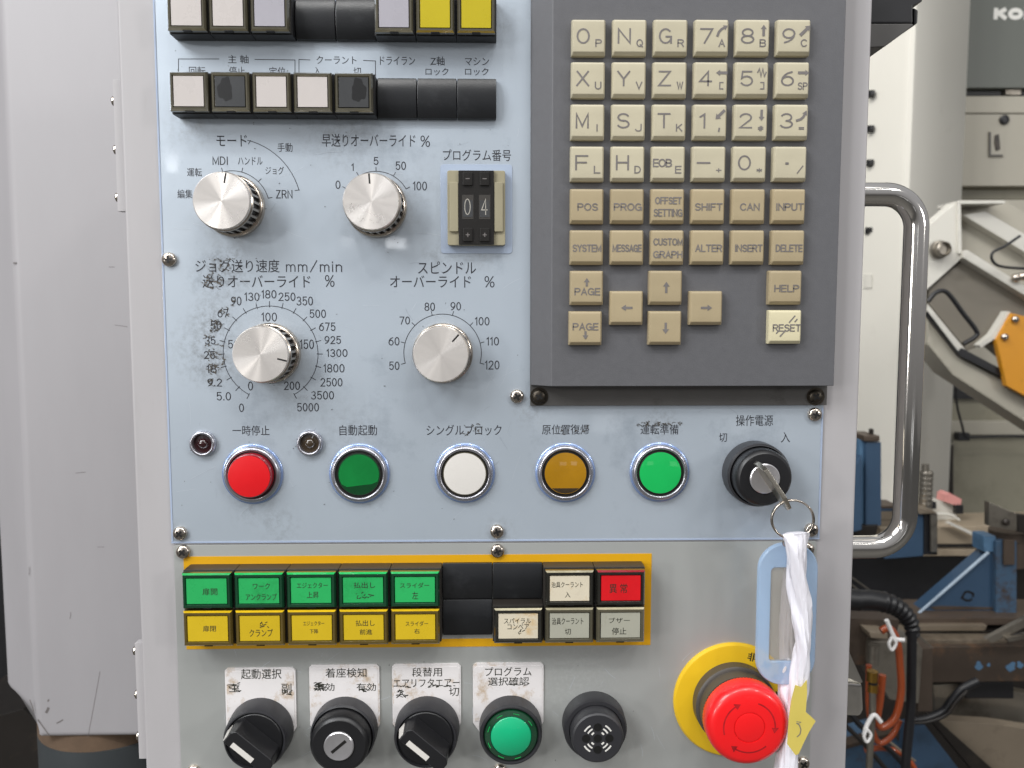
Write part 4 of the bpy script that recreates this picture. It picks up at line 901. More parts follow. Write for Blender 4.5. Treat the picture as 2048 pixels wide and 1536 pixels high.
twine([(1590, 1064, 27), (1593, 1090, 28), (1594, 1160, 27), (1603, 1230, 27), (1606, 1290, 27), (1598, 1350, 26), (1592, 1420, 25), (1578, 1500, 25), (1572, 1600, 25)], (5.3, 3.9), 'thick strand of twisted white twine tied to the key ring, over the blue tag', 1.6)
twine([(1588, 1072, 22), (1580, 1150, 16), (1574, 1300, 15), (1576, 1380, 18), (1572, 1440, 19), (1568, 1520, 19), (1566, 1600, 20)], (2.4, 4.2), 'thin strand of white twine behind the blue tag', 2.2)
# yellow note taped round the twine
nu, nv = P(1598, 1430, 31); nt_ = thing('paper_note', 'folded yellow tape note stuck round the white twine', 'note', (nu, nv, 31))
def npx(pts, h): return [(P(1597 + (x - 1597) * .9, y, h)[0] - nu, P(x, y, h)[1] - nv) for x, y in pts]
NP = [(1590, 1370), (1603, 1374), (1615, 1360), (1616, 1385), (1613, 1424), (1625, 1433), (1635, 1442), (1628, 1452), (1619, 1466), (1606, 1490), (1597, 1508), (1590, 1510), (1572, 1488), (1575, 1440), (1581, 1400)]
MB().prism(npx(NP, 31), -.2, .15).build('paper', 'note', nt_)
mb = MB(); mb.ribbon(npx([(1593, 1443), (1602, 1444), (1596, 1447)], 31), .35, .2); mb.ribbon(npx([(1593, 1446), (1599, 1450), (1602, 1459), (1600, 1468), (1594, 1473)], 31), .5, .22); mb.build('pen_mark', 'ink_key', nt_)

# ================================================================== bottom row
def card(x0, x1, yt, label, lines_):
    u0_, u1_ = P(x0, 1400)[0], P(x1, 1400)[0]; vt = P((x0 + x1) / 2, yt)[1]; cu = (u0_ + u1_) / 2; w = (u1_ - u0_) / 2
    vb = vt - 42; t = thing('name_plate', label, 'name plate', (cu, vt - 20, 0), 'stained white name plates')
    pts = [(w, 18.5), (w - 1.5, 20), (-w + 1.5, 20), (-w, 18.5), (-w, -12), (-w + 6, -21), (w - 6, -21), (w, -12)]
    MB().prism(pts, 0, .9).build('plate', 'card', t, bevel=.3)
    MB().prism([(w - .9, 17.2), (w - 2, 18.3), (-w + 2, 18.3), (-w + .9, 17.2), (-w + .9, -11), (w - .9, -11)], .9, 1.1).build('label_insert', 'card', t)
    for tx, px in lines_:
        if tx == '~':
            mb = MB()
            for i in range(px[4]):
                x, y = random.uniform(px[0], px[2]), random.uniform(px[1], px[3]); a, b = P(x, y, 1); q = random.uniform(-.5, .5); l = random.uniform(.5, 2.0)
                mb.ribbon([(a - cu, b - vt + 20), (a - cu + l * math.cos(q), b - vt + 20 + l * math.sin(q))], random.uniform(.2, .6), 1.2 + .006 * i)
            o = mb.build('smudge', 'ink_btn', t); o['kind'] = 'stuff'
        else: write(tx, px, t, h=1.1, org=(cu, vt - 20, 0), m='ink_btn', zl=1.1, thin=0.004)
    return t
card(452, 593, 1334, 'name plate marked 起動選択 above the leftmost black selector', [('起動選択', (482, 1338, 563, 1358)), ('主', (458, 1367, 480, 1384)), ('副', (563, 1367, 583, 1386)), ('~', (452, 1366, 478, 1382, 16)), ('~', (563, 1382, 580, 1389, 6))])
card(620, 760, 1328, 'name plate marked 着座検知 above the lower key switch', [('着座検知', (651, 1336, 733, 1355)), ('無効', (628, 1366, 669, 1382)), ('有効', (713, 1366, 752, 1382)), ('~', (628, 1364, 648, 1380, 24)), ('~', (718, 1376, 732, 1384, 8))])
card(785, 922, 1326, 'name plate marked 段替用 above the second black selector', [('段替用', (824, 1335, 884, 1353)), ('エアリフタエアー', (787, 1357, 919, 1374)), ('入', (792, 1378, 812, 1396)), ('切', (898, 1375, 918, 1392)), ('~', (792, 1370, 920, 1375, 14)), ('~', (792, 1380, 812, 1396, 10))])
card(946, 1087, 1324, 'name plate marked プログラム above the lit green button', [('プログラム', (970, 1334, 1063, 1352)), ('選択確認', (976, 1354, 1058, 1371)), ('~', (990, 1366, 1056, 1371, 6))])
def selector(fx, fy, label):
    u, v = P(fx, fy, 13); t = thing('selector_switch', label, 'switch', (u, v, 0), 'black selector switches')
    H = 13
    MB().lathe([(16.6, .9), (16.6, 3), (15.9, H - 1.4), (15.2, H), (14.6, H + .1), (13.9, H - 1.2)], 72, close=False).build('collar', 'collar', t, sharp=30)
    bd = MB().lathe([(13.9, H - 4), (13.9, H - .8), (13.3, H - .2)], 64).build('turning_body', 'black', t, sharp=30)
    # lever: a bar across the disc
    ang = R(-41); c, s_ = math.cos(ang), math.sin(ang); rt = lambda p: (p[0] * c - p[1] * s_, p[0] * s_ + p[1] * c)
    lo_ = [rt(p) for p in ((-13.4, -4.6), (13.4, -4.6), (13.8, -2), (13.8, 2), (11, 6.0), (-11, 6.0), (-13.6, 2))]
    hi_ = [rt(p) for p in ((-12.6, -4.0), (13.2, -4.0), (13.8, -2), (13.6, 1.8), (11, 4.2), (-11, 4.2), (-12.8, 2))]
    lv = MB().prism(lo_, H - 1, H + 10.5, pts1=hi_).build('lever', 'black', t, bevel=.6, seg=3)
    MB().prism([rt(p) for p in ((-8.6, -3.4), (4.4, -3.4), (4.4, -0.7), (-8.6, -0.7))], H + 10.5, H + 10.7).build('white_stripe', 'white_lens', lv)
    n0 = [rt(p) for p in ((-13.65, -4.1), (-13.65, 0.0), (-13.3, 0.0), (-13.3, -4.1))]; n1 = [rt(p) for p in ((-12.95, -3.6), (-12.95, -.6), (-12.4, -.6), (-12.4, -3.6))]
    MB().prism(n0, H + 1, H + 9.8, pts1=n1).build('end_stripe', 'white_lens', lv)
    return t
selector(509, 1482, 'leftmost black selector switch, white stripe to the lower right')
selector(851, 1478, 'black selector switch right of the lower key switch')
u, v = P(692, 1453); key_switch(u, v, 'black key switch with an empty slot under 着座検知', 19, 40, rB=16.6, rF=14.6)
u, v = P(1021, 1449); t = thing('push_button', 'lit green button in a black collar under プログラム選択確認', 'button', (u, v, 0))
MB().lathe([(16.2, .9), (16.2, 3), (15.8, 10.4), (15.0, 11.6), (14.4, 11.6), (13.8, 10)], 72, close=False).build('collar', 'collar', t, sharp=30)
MB().lathe([(13.8, 6), (13.8, 10.0), (13.0, 11.2), (10.6, 12.2), (10.2, 11.6)], 64).build('lens_rim', 'green_frame', t, sharp=30)
for i in range(7):
    a = R(35 + 42 * i); MB().ribbon([((11.7 + .2) * math.cos(a + d * .06), 11.9 * math.sin(a + d * .06)) for d in range(-2, 3)], .35, 11.95).build('rim_notch', 'green_edge', t)
MB().lathe([(10.2, 10), (10.2, 12.0), (9.8, 12.4)], 64).build('lens', 'green_round', t, sharp=60)
# buzzer
u, v = P(1187, 1443); t = thing('buzzer', 'black round buzzer with five sound holes and white marks', 'buzzer', (u, v, 0))
MB().lathe([(16.4, 0), (16.4, 1), (16.2, 8), (15.4, 9.2), (13.6, 9.4), (13.2, 8)], 180, rf=lambda i, j, r: r - (.22 if j % 2 and i in (1, 2) else 0), close=False).build('collar', 'collar', t, sharp=40)
bd = MB().lathe([(13.3, 5), (13.2, 15.2), (12.8, 16.4), (12.0, 17)], 72).build('body', 'collar', t, sharp=30)
for dx, dy in ((0, 0), (0, 5.6), (0, -5.6), (5.6, 0), (-5.6, 0)): MB().lathe([(2.1, 17.0), (2.1, 17.08)], 24, dx * 1.04, dy * 1.04).build('sound_hole', 'dark_blot', bd)
for q in (45, 135, 225, 315):
    for r_, w in ((3.6, .1), (5.6, .30), (7.6, .38)):
        mb = MB(); mb.ribbon([(r_ * math.cos(R(q + d)), r_ * math.sin(R(q + d))) for d in ((-13, -7, 0, 7, 13) if r_ > 4 else (-6, 0, 6))], .8 if r_ > 4 else .9, 17.05); mb.build('white_mark', 'white_ink', bd)

# ================================================================== emergency stop
u, v = P(1463, 1398); t = thing('emergency_stop_button', 'large red mushroom emergency stop on a yellow ring', 'emergency stop', (u, v, 0))
yr = MB().lathe([(30.6, 0), (30.6, .8), (29.6, 2.2), (28.4, 2.4), (21, 2.4)], 96).build('yellow_ring', 'yring', t, sharp=30)
for ch, a in (('非', 22), ('常', 42), ('停', 62), ('止', 82)):
    r_ = 25.4; x, y = r_ * math.sin(R(a)), r_ * math.cos(R(a))
    me = jtext(ch, (x - 2.4, x + 2.4, y - 2.3, y + 2.3), thin=.02, rot=a - 12); me.materials.append(M['ink_btn']); inst('lettering', me, yr, (0, 0, 2.42))
MB().lathe([(21.0, 2.3), (20.8, 8), (20.0, 8.6), (19.4, 8.8), (19.2, 16), (15, 16)], 80).build('collar', 'collar_grey', t, sharp=30)
def hf(i, j, r): return r - (.25 if j % 2 and i in (1, 2) else 0)
hd = MB().lathe([(17, 16), (20.2, 18.5), (20.3, 24.0), (19.8, 26.6), (18.4, 28.4), (16.2, 29.2), (8.2, 29.6), (7.7, 29.6), (7.55, 29.1), (7.3, 29.1), (7.15, 29.6), (6.6, 29.75), (.02, 29.8)], 160, rf=hf).build('mushroom_head', 'estop', t, sharp=40)
for a0, a1, rev in ((-105, -30, 0), (20, 95, 0), (140, 215, 0)):
    n = 12; pts = [(12.6 * math.sin(R(a0 + (a1 - a0) * i / n)), 12.6 * math.cos(R(a0 + (a1 - a0) * i / n))) for i in range(n + 1)]
    mb = MB(); mb.ribbon(pts, .7, 29.45); a = R(a1 + 4); c_ = (12.6 * math.sin(a), 12.6 * math.cos(a))
    k = len(mb.v); b0, b1 = R(a1 - 4), R(a1 + 9)
    mb.v += [(14.4 * math.sin(b0), 14.4 * math.cos(b0), 29.47), (10.9 * math.sin(b0), 10.9 * math.cos(b0), 29.55), (12.6 * math.sin(b1), 12.6 * math.cos(b1), 29.5)]; mb.face((k, k + 1, k + 2))
    mb.build('turn_arrow', 'estop_mark', hd)

# ================================================================== chrome grab handle
hh_ = -14; pts = []
ax = P(1831, 500, hh_)[0]; yt, yb = P(1735, 389, hh_)[1], P(1708, 1094, hh_)[1]; rb = 17
for i in range(6): pts.append((HR - 6 + (ax - rb - HR + 6) * i / 5, yt, hh_))
for i in range(1, 13): a = R(90 - 90 * i / 12); pts.append((ax - rb + rb * math.cos(a), yt - rb + rb * math.sin(a), hh_))
for i in range(1, 12): pts.append((ax, yt - rb + (yb - yt + 2 * rb) * i / 12, hh_))
for i in range(0, 13): a = R(-90 * i / 12); pts.append((ax - rb + rb * math.cos(a), yb + rb + rb * math.sin(a), hh_))
for i in range(1, 6): pts.append((ax - rb + (HR - 6 - ax + rb) * i / 5, yb, hh_))
t = thing('grab_handle', 'bent chrome grab handle on the right flank of the cabinet', 'handle', (HR, yb, hh_))
MB().tube([(a - HR, b - yb, c - hh_) for a, b, c in pts], 6.1, 28).build('tube', 'chrome', t, sharp=60)
for y in (yt, yb):
    mb = MB(); mb.tube([(0.1, y - yb, 0), (1.6, y - yb, 0)], 8.6, 28); mb.build('flange', 'chrome', t)
#BACKGROUND
# ================================================================== the workshop behind
def vprism(name, m, foot, v0, v1, parent=None, org=(0, 0, 0), bevel=0.0, label=None):   # upright prism; footprint as (u, h) pairs
    mb = MB(); k = len(foot)
    for v_ in (v0, v1): mb.v += [(a - org[0], v_ - org[1], b - org[2]) for a, b in foot]
    mb.face(range(k)); mb.face([k + i for i in range(k)][::-1])
    for i in range(k): j = (i + 1) % k; mb.face((i, j, k + j, k + i))
    return mb.build(name, m, parent, bevel=bevel, seg=3, label=label)
def slab(name, m, px, dist, th, t, bevel=1.0, lab=None):    # solid panel with its outline at a distance from the camera
    h = 400 - dist; o = t['org']
    pts = [(P(x, y, h)[0] - o[0], P(x, y, h)[1] - o[1]) for x, y in px]
    if sum(a[0] * b[1] - b[0] * a[1] for a, b in zip(pts, pts[1:] + pts[:1])) < 0: pts = pts[::-1]
    return MB().prism(pts, h - th - o[2], h - o[2]).build(name, m, t, bevel=bevel, label=lab)
def bthing(name, label, cat, x, y, dist, group=None):
    u, v = P(x, y, 400 - dist); t = thing(name, label, cat, (u, v, 400 - dist), group); t['org'] = (u, v, 400.0 - dist); return t
def rect(x0, y0, x1, y1): return [(x0, y0), (x1, y0), (x1, y1), (x0, y1)]
def btube(name, m, px, dist, rpx, t, seg=14, n=40, rf=None):
    o = t['org']; k = FPX / dist
    pts = [tuple(Vector(p) - Vector(o)) for p in path([(q[0], q[1], 400 - (q[2] if len(q) > 2 else dist)) for q in px], n)]
    return MB().tube(pts, rpx / k, seg, rf=(lambda i, j: rf(i / n) / k) if rf else None).build(name, m, t, sharp=60)
# floor and far wall
fl = MB().box(-9000, 9000, -1302, -1300, -9000, 9000).build('floor', 'floor'); tag(fl, 'oily grey workshop floor', kind='structure')
wl = MB().box(-9000, 9000, -1300, 4200, -6100, -6000).build('wall', 'wall'); tag(wl, 'grey workshop wall far behind the machines', kind='structure')
# pillar that carries the cabinet, left
h0 = -200
t = thing('pillar', 'pale grey chamfered pillar cover behind the left flank of the cabinet', 'pillar', (P(40, 768, h0)[0], P(100, 1475, h0)[1], h0)); o = (P(40, 768, h0)[0], P(100, 1475, h0)[1], h0); t['org'] = o
uf, ur, vb = 0, P(420, 768, h0)[0] - o[0], 0; vt = P(100, -400, h0)[1] - o[1]
mb = MB(); dz, dx = -34, -42
mb.prism([(uf + dx, vt), (ur, vt), (ur, vb), (uf + 1, vb), (uf + dx, vb + 26)][::-1], dz, 0, pts1=[(uf, vt), (ur, vt), (ur, vb), (uf, vb), (uf, vb + 22)][::-1])
mb.build('front_cover', 'pillar', t, bevel=4.5, seg=4)
MB().prism([(uf + dx, vt), (ur, vt), (ur, vb + 2), (uf + 8, vb + 2), (uf + dx, vb + 27)][::-1], dz - 170, dz - .2).build('side_cover', 'pillar', t, bevel=2)
cx = P(170, 1480, h0)[0] - o[0]
MB().tube([(cx - 4, -13.5, -60), (cx - 4, -8, -60), (cx - 4, 1.8, -60)], 58, 72).build('packing_ring', 'felt', t, sharp=50)
MB().tube([(cx - 2, -70, -62), (cx - 2, -40, -62), (cx - 2, -13.5, -62)], 61, 72).build('turntable', 'slate', t, bevel=.0, sharp=40)
for (x, y, dx_, dy_) in ((176, 1473, 24, -130),):
    pts = [(P(x + dx_ * f, y + dy_ * f - 6 * math.sin(f * 3), h0)[0] - o[0], P(x + dx_ * f, y + dy_ * f, h0)[1] - o[1]) for f in (0, .25, .5, .75, 1)]
    MB().ribbon(pts, .35, .12).build('scratch', 'ink_key', t)
for (x, y, a, l, w) in ((93, 1424, 1.1, 3.2, 2.0), (114, 1446, .5, 5, .9), (96, 1402, 1.0, 1, 1.2), (230, 650, -.15, 9, .35), (152, 946, .1, 7, .35), (28, 526, 0, 1.2, 1.2), (58, 1150, 1.5, 6, .4), (140, 1237, 1.4, 5, .4), (76, 1440, -1.0, 14, 1.0), (60, 1400, -1.3, 9, .8), (195, 1094, 0, 5, .3), (218, 534, 0, 4, .4)):
    u, v = P(x, y, h0); u -= o[0]; v -= o[1]
    MB().ribbon([(u, v), (u + l * .5 * math.cos(a) + .2, v + l * .5 * math.sin(a)), (u + l * math.cos(a), v + l * math.sin(a))], w, .12).build('scuff', 'ink_key', t)
t = bthing('floor_casting', 'dark grey casting on the floor left of the pillar', 'casting', 20, 1500, 1000)
slab('body', 'dark', [(-160, 1475), (45, 1418), (110, 1475), (120, 1700), (-160, 1700)], 1000, 200, t)
t = bthing('dark_backing_slab', 'black slab added to fill the dark area left of the pillar', 'machine', 0, 1200, 1500)
slab('cover', 'rubber', [(-300, 500), (60, 500), (90, 1450), (-300, 1500)], 1500, 100, t)  # added black slab that stands in for the dark region here

# bracket at the upper right flank
t = bthing('monitor_bracket', 'black angular bracket at the upper right edge of the cabinet', 'bracket', 1750, 60, 430)
slab('upper_cover', 'rubber', [(1735, -260), (1850, -260), (1846, 2), (1826, 12), (1826, 46), (1735, 46)], 434, 60, t, lab='black upper cover')
slab('lower_cover', 'keypad_dark', [(1735, 47), (1827, 47), (1826, 52), (1770, 93), (1735, 95)], 430, 62, t)
slab('side_cover', 'rubber', [(1827, 14), (1837, 20), (1836, 46), (1828, 51)], 440, 50, t)
t = bthing('latch_plate', 'polished bent metal piece sticking out low on the right flank of the cabinet', 'bracket', 1712, 1400, 470)
slab('upper_flap', 'chrome', [(1680, 1300), (1700, 1306), (1726, 1364), (1722, 1367), (1680, 1350)], 472, 6, t, .6)
slab('lower_body', 'chrome', [(1680, 1364), (1726, 1368), (1728, 1420), (1722, 1434), (1680, 1432)], 474, 20, t, 2.5)
# white machine column
C = [(1560, 1760), (1806, 1500), (1914, 1600), (1914, 1900), (1560, 1900)]
foot = [(P(x, 600, 400 - d)[0], 400 - d) for x, d in C]
uu, vv = foot[1][0], -1298
t = thing('machine_column', 'tall white machine column seen between cabinet and chrome handle', 'machine column', (uu, vv, foot[1][1])); t['org'] = (uu, vv, foot[1][1])
vprism('column_cover', 'white_paint', foot, -1298, 1700, t, t['org'], bevel=18)
def on_left(x, y, off=2):     # depth of the column's left face under pixel x
    f = (x - 1560) / (1806 - 1560); d = 1760 + (1500 - 1760) * f; return 400 - d + off
for x, y in ((1741, 189), (1740, 259), (1739, 327), (1737, 462)):
    h = on_left(x, y); u, v = P(x, y, h); MB().frustum((-7, 7, -7, 7), (-4, 4, -2, 6), 0, 9).build('square_bolt', 'rubber', t, loc=(u - uu, v - vv, h - t['org'][2]))
for x0, y0, x1, y1, m_, nm in ((1722, 548, 1738, 577, 'white_paint', 'small_box'), (1715, 595, 1736, 758, 'dark', 'cable_window'), (1722, 834, 1769, 960, 'white_paint', 'service_plate')):
    h = on_left(x1, y0, 1); a, b = P(x0, y0, h), P(x1, y1, h); q = 0.4
    pts = []
    mb = MB(); hh2 = on_left(x0, y0, 1)
    n = 0; a0, a1 = P(x0, y0, hh2)[0] - uu, P(x1, y0, h)[0] - uu; v1_, v0_ = P(x1, y0, h)[1] - vv, P(x1, y1, h)[1] - vv; z0, z1 = hh2 - t['org'][2], h - t['org'][2]
    th = {'small_box': 14, 'cable_window': 9, 'service_plate': 7}[nm]
    mb.v += [(a0, v0_, z0), (a1, v0_, z1), (a1, v1_, z1), (a0, v1_, z0), (a0, v0_, z0 + th), (a1, v0_, z1 + th), (a1, v1_, z1 + th), (a0, v1_, z0 + th)]
    for f in ((3, 2, 1, 0), (4, 5, 6, 7), (0, 1, 5, 4), (1, 2, 6, 5), (2, 3, 7, 6), (3, 0, 4, 7)): mb.face(f)
    pl_ = mb.build(nm, m_, t, bevel=.8)
for x, y in ((1734, 836), (1767, 846), (1765, 946)):
    h = on_left(x, y, 5); u, v = P(x, y, h); MB().lathe([(5, 0), (5, 4), (3, 5)], 16).build('plate_screw', 'rubber', t, loc=(u - uu, v - vv, h - t['org'][2]))
# machine enclosure on the right with the lettering
t = bthing('machine_enclosure', 'large beige and dark green machine enclosure with white lettering', 'machine', 2000, 300, 1750)
slab('upper_door', 'green_paint', rect(1912, -900, 2700, 176), 1740, 60, t, 3)
slab('door_seam', 'rubber', rect(1905, 177, 2700, 191), 1760, 40, t)
slab('seam_catch', 'raw', rect(2012, 179, 2042, 189), 1750, 10, t, .5)
slab('upper_panel', 'beige_paint', rect(1900, 192, 2700, 226), 1745, 60, t, 2)
pn = slab('latch_panel', 'beige_paint', rect(1900, 228, 2700, 372), 1745, 60, t, 2)
slab('seam_shadow_strip', 'olive_paint', rect(1895, 373, 2700, 398), 1775, 40, t)  # shadow of the seam put in as a darker strip set back
slab('middle_panel', 'beige_paint', rect(1893, 399, 2700, 800), 1745, 60, t, 3)
slab('dark_opening', 'rubber', rect(1885, 742, 2015, 798), 1738, 5, t)
slab('low_panel', 'olive_paint', rect(1880, 800, 2700, 1110), 1750, 60, t, 3)
slab('rail', 'beige_paint', rect(1890, 842, 2700, 870), 1735, 30, t, 3)
slab('hinge_post', 'beige_paint', rect(1886, 870, 1908, 1015), 1735, 20, t, 3)
slab('hinge_gap', 'dark', rect(1899, 890, 1907, 990), 1722, 4, t, .5)
oo = t['org']
def wrt(tx, x0, y0, x1, y1, dist):
    h = 400 - dist; b = pbox((x0, y0, x1, y1), h, oo)
    return seq(tx, b, 9.0, gap=34, z=.3).build('lettering', 'white_ink', t, loc=(0, 0, h - oo[2] + .6))
wrt('KOM', 1987, 16, 2078, 40, 1740)
u, v = P(2007, 240, -1345); MB().lathe([(10, 0), (10, 5), (8, 6)], 20).build('round_plug', 'rubber', t, loc=(u - oo[0], v - oo[1], -1345 - oo[2]))
ml = slab('latch', 'beige_paint', rect(1978, 262, 2008, 314), 1742, 3, t, 1)
slab('latch_frame', 'keypad_dark', rect(1979, 264, 1982, 312), 1740, 3, t, .3); slab('latch_frame', 'keypad_dark', rect(1983, 309, 2006, 312), 1740, 3, t, .3)
slab('latch_lever', 'dark', [(1991, 270), (1998, 268), (2001, 298), (1993, 301), (1990, 285)], 1739, 6, t, .5)
# black cable on the enclosure
t = bthing('hanging_cable', 'thin black cable running down and along the low beige panel', 'cable', 1916, 830, 1700)
btube('cable', 'rubber', [(1912, 770), (1914, 810), (1924, 850), (1932, 872), (1960, 874), (2010, 872), (2080, 874)], 1700, 2.4, t)
slab('clip', 'rubber', rect(1918, 866, 1940, 882), 1700, 20, t)
# tilted white control box
t = bthing('control_box', 'tilted white control box with black handle and orange plate', 'control box', 1950, 560, 1300)
slab('end_face', 'white_paint', [(1832, 474), (1861, 448), (1915, 402), (1917, 508), (1927, 514), (1856, 578), (1834, 598)], 1295, 30, t, 2, 'bright white end face')
slab('back_panel', 'beige_paint', [(1917, 403), (2012, 402), (2120, 470), (2120, 640), (1918, 510)], 1330, 30, t, 2)
slab('top_rim', 'white_paint', [(1916, 401), (2010, 401), (2010, 407), (1916, 408)], 1290, 60, t, 1)
slab('side_rim', 'white_paint', [(1916, 408), (1922, 408), (1924, 506), (1917, 507)], 1290, 50, t, 1)
slab('top_ridge', 'white_paint', [(1926, 430), (1970, 422), (2120, 508), (2120, 548), (2042, 500)], 1310, 24, t, 2)
slab('lower_rim', 'white_paint', [(1925, 502), (1936, 500), (2120, 616), (2120, 634), (1927, 516)], 1285, 60, t, 2)
slab('under_face', 'underside_shade', [(1857, 580), (1927, 518), (2120, 636), (2120, 800), (1990, 690), (1965, 690), (1935, 702), (1856, 606)], 1305, 40, t, 2)
slab('bottom_flange', 'white_paint', [(1855, 607), (1934, 703), (2120, 800), (2120, 815), (1920, 708), (1855, 622)], 1298, 34, t, 1)
slab('dirty_seal', 'rubber', [(1856, 624), (1918, 704), (1924, 696), (2120, 800), (2120, 812), (1920, 712), (1856, 632)], 1294, 10, t, .5)
slab('lower_shell', 'beige_paint', [(1854, 634), (1918, 713), (2120, 822), (2120, 890), (1905, 750), (1856, 690)], 1304, 60, t, 4)
slab('orange_plate', 'orange_plate', [(2023, 626), (2120, 650), (2120, 830), (2014, 772), (1993, 680)], 1285, 12, t, 1)
slab('white_arm', 'white_paint', [(2014, 622), (2022, 624), (1993, 676), (1962, 696), (1958, 690), (1985, 668)], 1290, 16, t, 1)
o = t['org']
for x, y in ((2029, 639), (2008, 674)):
    u, v = P(x, y, 400 - 1285); MB().lathe([(6, 0), (6, 3), (4, 5.5), (.02, 6)], 20).build('screw', 'steel', t, loc=(u - o[0], v - o[1], 400 - 1285 - o[2]), sharp=60)
for x, y in ((2030, 556), (2044, 553)):
    u, v = P(x, y, 400 - 1284); MB().lathe([(7, 0), (7, 5), (4, 8), (.02, 9)], 20).build('bolt', 'steel', t, loc=(u - o[0], v - o[1], 400 - 1284 - o[2]), sharp=60)
btube('handle', 'rubber', [(1856, 603), (1872, 585), (1894, 585), (1925, 625), (1953, 662), (1950, 674), (1927, 688)], 1255, 4.6, t)
btube('wire_handle', 'rubber', [(2040, 472), (2010, 492), (1985, 506), (1987, 524), (2008, 534), (2070, 538)], 1250, 2.8, t)
u, v = P(1880, 499, 400 - 1285)
MB().lathe([(15, 0), (15, 4), (12, 5), (12, 18), (9.5, 20), (8, 14), (.1, 14)], 36).build('round_socket', 'raw', t, loc=(u - o[0], v - o[1], 400 - 1290 - o[2]))
# machine table group
def single(nm, m_, poly, dist, th, label, cat, bevel=2.0, group=None):
    x = sum(p[0] for p in poly) / len(poly); y = sum(p[1] for p in poly) / len(poly)
    t = bthing(nm, label, cat, x, y, dist, group); slab('body', m_, poly, dist, th, t, bevel); return t
t = bthing('machine_bed', 'dark oily machine bed below the light table strips', 'machine bed', 1900, 1300, 1500)
slab('bed_wall', 'dark', rect(1560, 1108, 2300, 1900), 1466, 120, t)
slab('bed_ledge', 'rust', [(1560, 1020), (1790, 1020), (1800, 1075), (1560, 1090)], 1468, 120, t)
slab('oily_recess', 'rubber', rect(1700, 1113, 1990, 1240), 1462, 3, t)
t = bthing('machine_table', 'light scraped table with dark slot behind the chrome handle', 'machine table', 1900, 1090, 1400)
slab('upper_strip', 'pale_table', [(1760, 1056), (2120, 1050), (2120, 1088), (1760, 1088)], 1400, 100, t); slab('slot', 'rubber', rect(1760, 1088, 2120, 1099), 1415, 60, t); slab('lower_strip', 'pale_table', rect(1760, 1099, 2120, 1112), 1400, 100, t)
slab('scraped_edge', 'white_paint', [(1895, 1047), (1903, 1045), (1966, 1073), (1960, 1078)], 1380, 10, t, .5)
t = bthing('guide_blocks', 'stack of pale blocks between the blue post and the chrome handle', 'block', 1775, 1040, 1350)
for y0, y1, m_ in ((1012, 1017, 'rust'), (1018, 1022, 'blue_dark'), (1023, 1040, 'table'), (1041, 1054, 'table')): slab('block', m_, rect(1750, y0, 1800, y1), 1350, 50, t, .5)
t = bthing('blue_post', 'upright blue steel post with dark cap and stud right of the cabinet', 'post', 1740, 1050, 1200)
slab('post', 'blue_dark', rect(1731, 884, 1763, 1052), 1200, 60, t, 2); slab('lit_side_face', 'blue', rect(1719, 880, 1731, 1050), 1206, 50, t, 2, 'side face in a paler blue for the light on it')  # left face lighter than the post, the light on it put into the colour
slab('cap', 'rust', rect(1728, 871, 1760, 883), 1196, 50, t, 2); slab('stud', 'dark', rect(1742, 858, 1748, 871), 1210, 8, t, 1); slab('foot', 'dark', [(1700, 1052), (1758, 1050), (1750, 1080), (1700, 1085)], 1195, 60, t, 2)
single('blue_plate', 'blue_dark', [(1700, 935), (1714, 925), (1724, 910), (1724, 1060), (1700, 1066)], 1185, 30, 'dark blue plate at the foot of the blue post', 'plate')
t = bthing('steel_cylinder', 'ribbed silver cylinder with a cap right of the chrome handle', 'cylinder', 1854, 1020, 1260); o = t['org']
def vcyl(nm, m_, x, y0, y1, rpx, dist, t, rf=None, n=2, dh=0):
    o = t['org']; h = 400 - dist; u, va = P(x, y0, h); _, vb_ = P(x, y1, h); k = FPX / dist
    pts = [(u - o[0], va + (vb_ - va) * i / n - o[1], h - o[2] + dh) for i in range(n + 1)]
    return MB().tube(pts, rpx / k, 32, rf=(lambda i, j: rf(i) / k) if rf else None).build(nm, m_, t, sharp=50)
vcyl('body', 'raw', 1853, 942, 1022, 13, 1260, t, rf=lambda i: 13 - (1.0 if i % 4 == 0 else 0), n=32); vcyl('cap', 'raw', 1851, 928, 941, 7, 1260, t); 
t = bthing('fixture_block', 'dark blue and black fixture block below the silver cylinder', 'block', 1857, 1070, 1220)
slab('dark_face', 'rubber', rect(1848, 1028, 1875, 1110), 1220, 60, t); slab('blue_face', 'blue_dark', [(1770, 1118), (1815, 1080), (1832, 1022), (1847, 1028), (1847, 1112)], 1222, 60, t)
slab('top_plate', 'table', [(1832, 1014), (1868, 1022), (1876, 1027), (1838, 1028)], 1215, 60, t, .5); slab('grey_face', 'raw', rect(1862, 1030, 1875, 1104), 1214, 4, t, .5)
t = bthing('coolant_nozzle', 'pale pink and white nozzle block behind the silver cylinder', 'nozzle', 1900, 1010, 1450)
slab('pink_cap', 'pink', [(1892, 990), (1900, 986), (1924, 999), (1921, 1014), (1890, 1004)], 1440, 30, t); slab('body', 'white_paint', [(1865, 996), (1885, 1002), (1915, 1016), (1912, 1052), (1866, 1046)], 1450, 60, t)
btube('hose', 'white_paint', [(1835, 1014), (1862, 1026), (1900, 1030), (1918, 1040)], 1430, 3, t); slab('black_knob', 'rubber', rect(1912, 1010, 1927, 1028), 1436, 10, t); slab('black_knob', 'rubber', rect(1861, 1004, 1873, 1018), 1436, 10, t)
t = bthing('round_pedestal', 'round dark pedestal carrying a small oily plate at the right', 'pedestal', 2010, 1090, 1150)
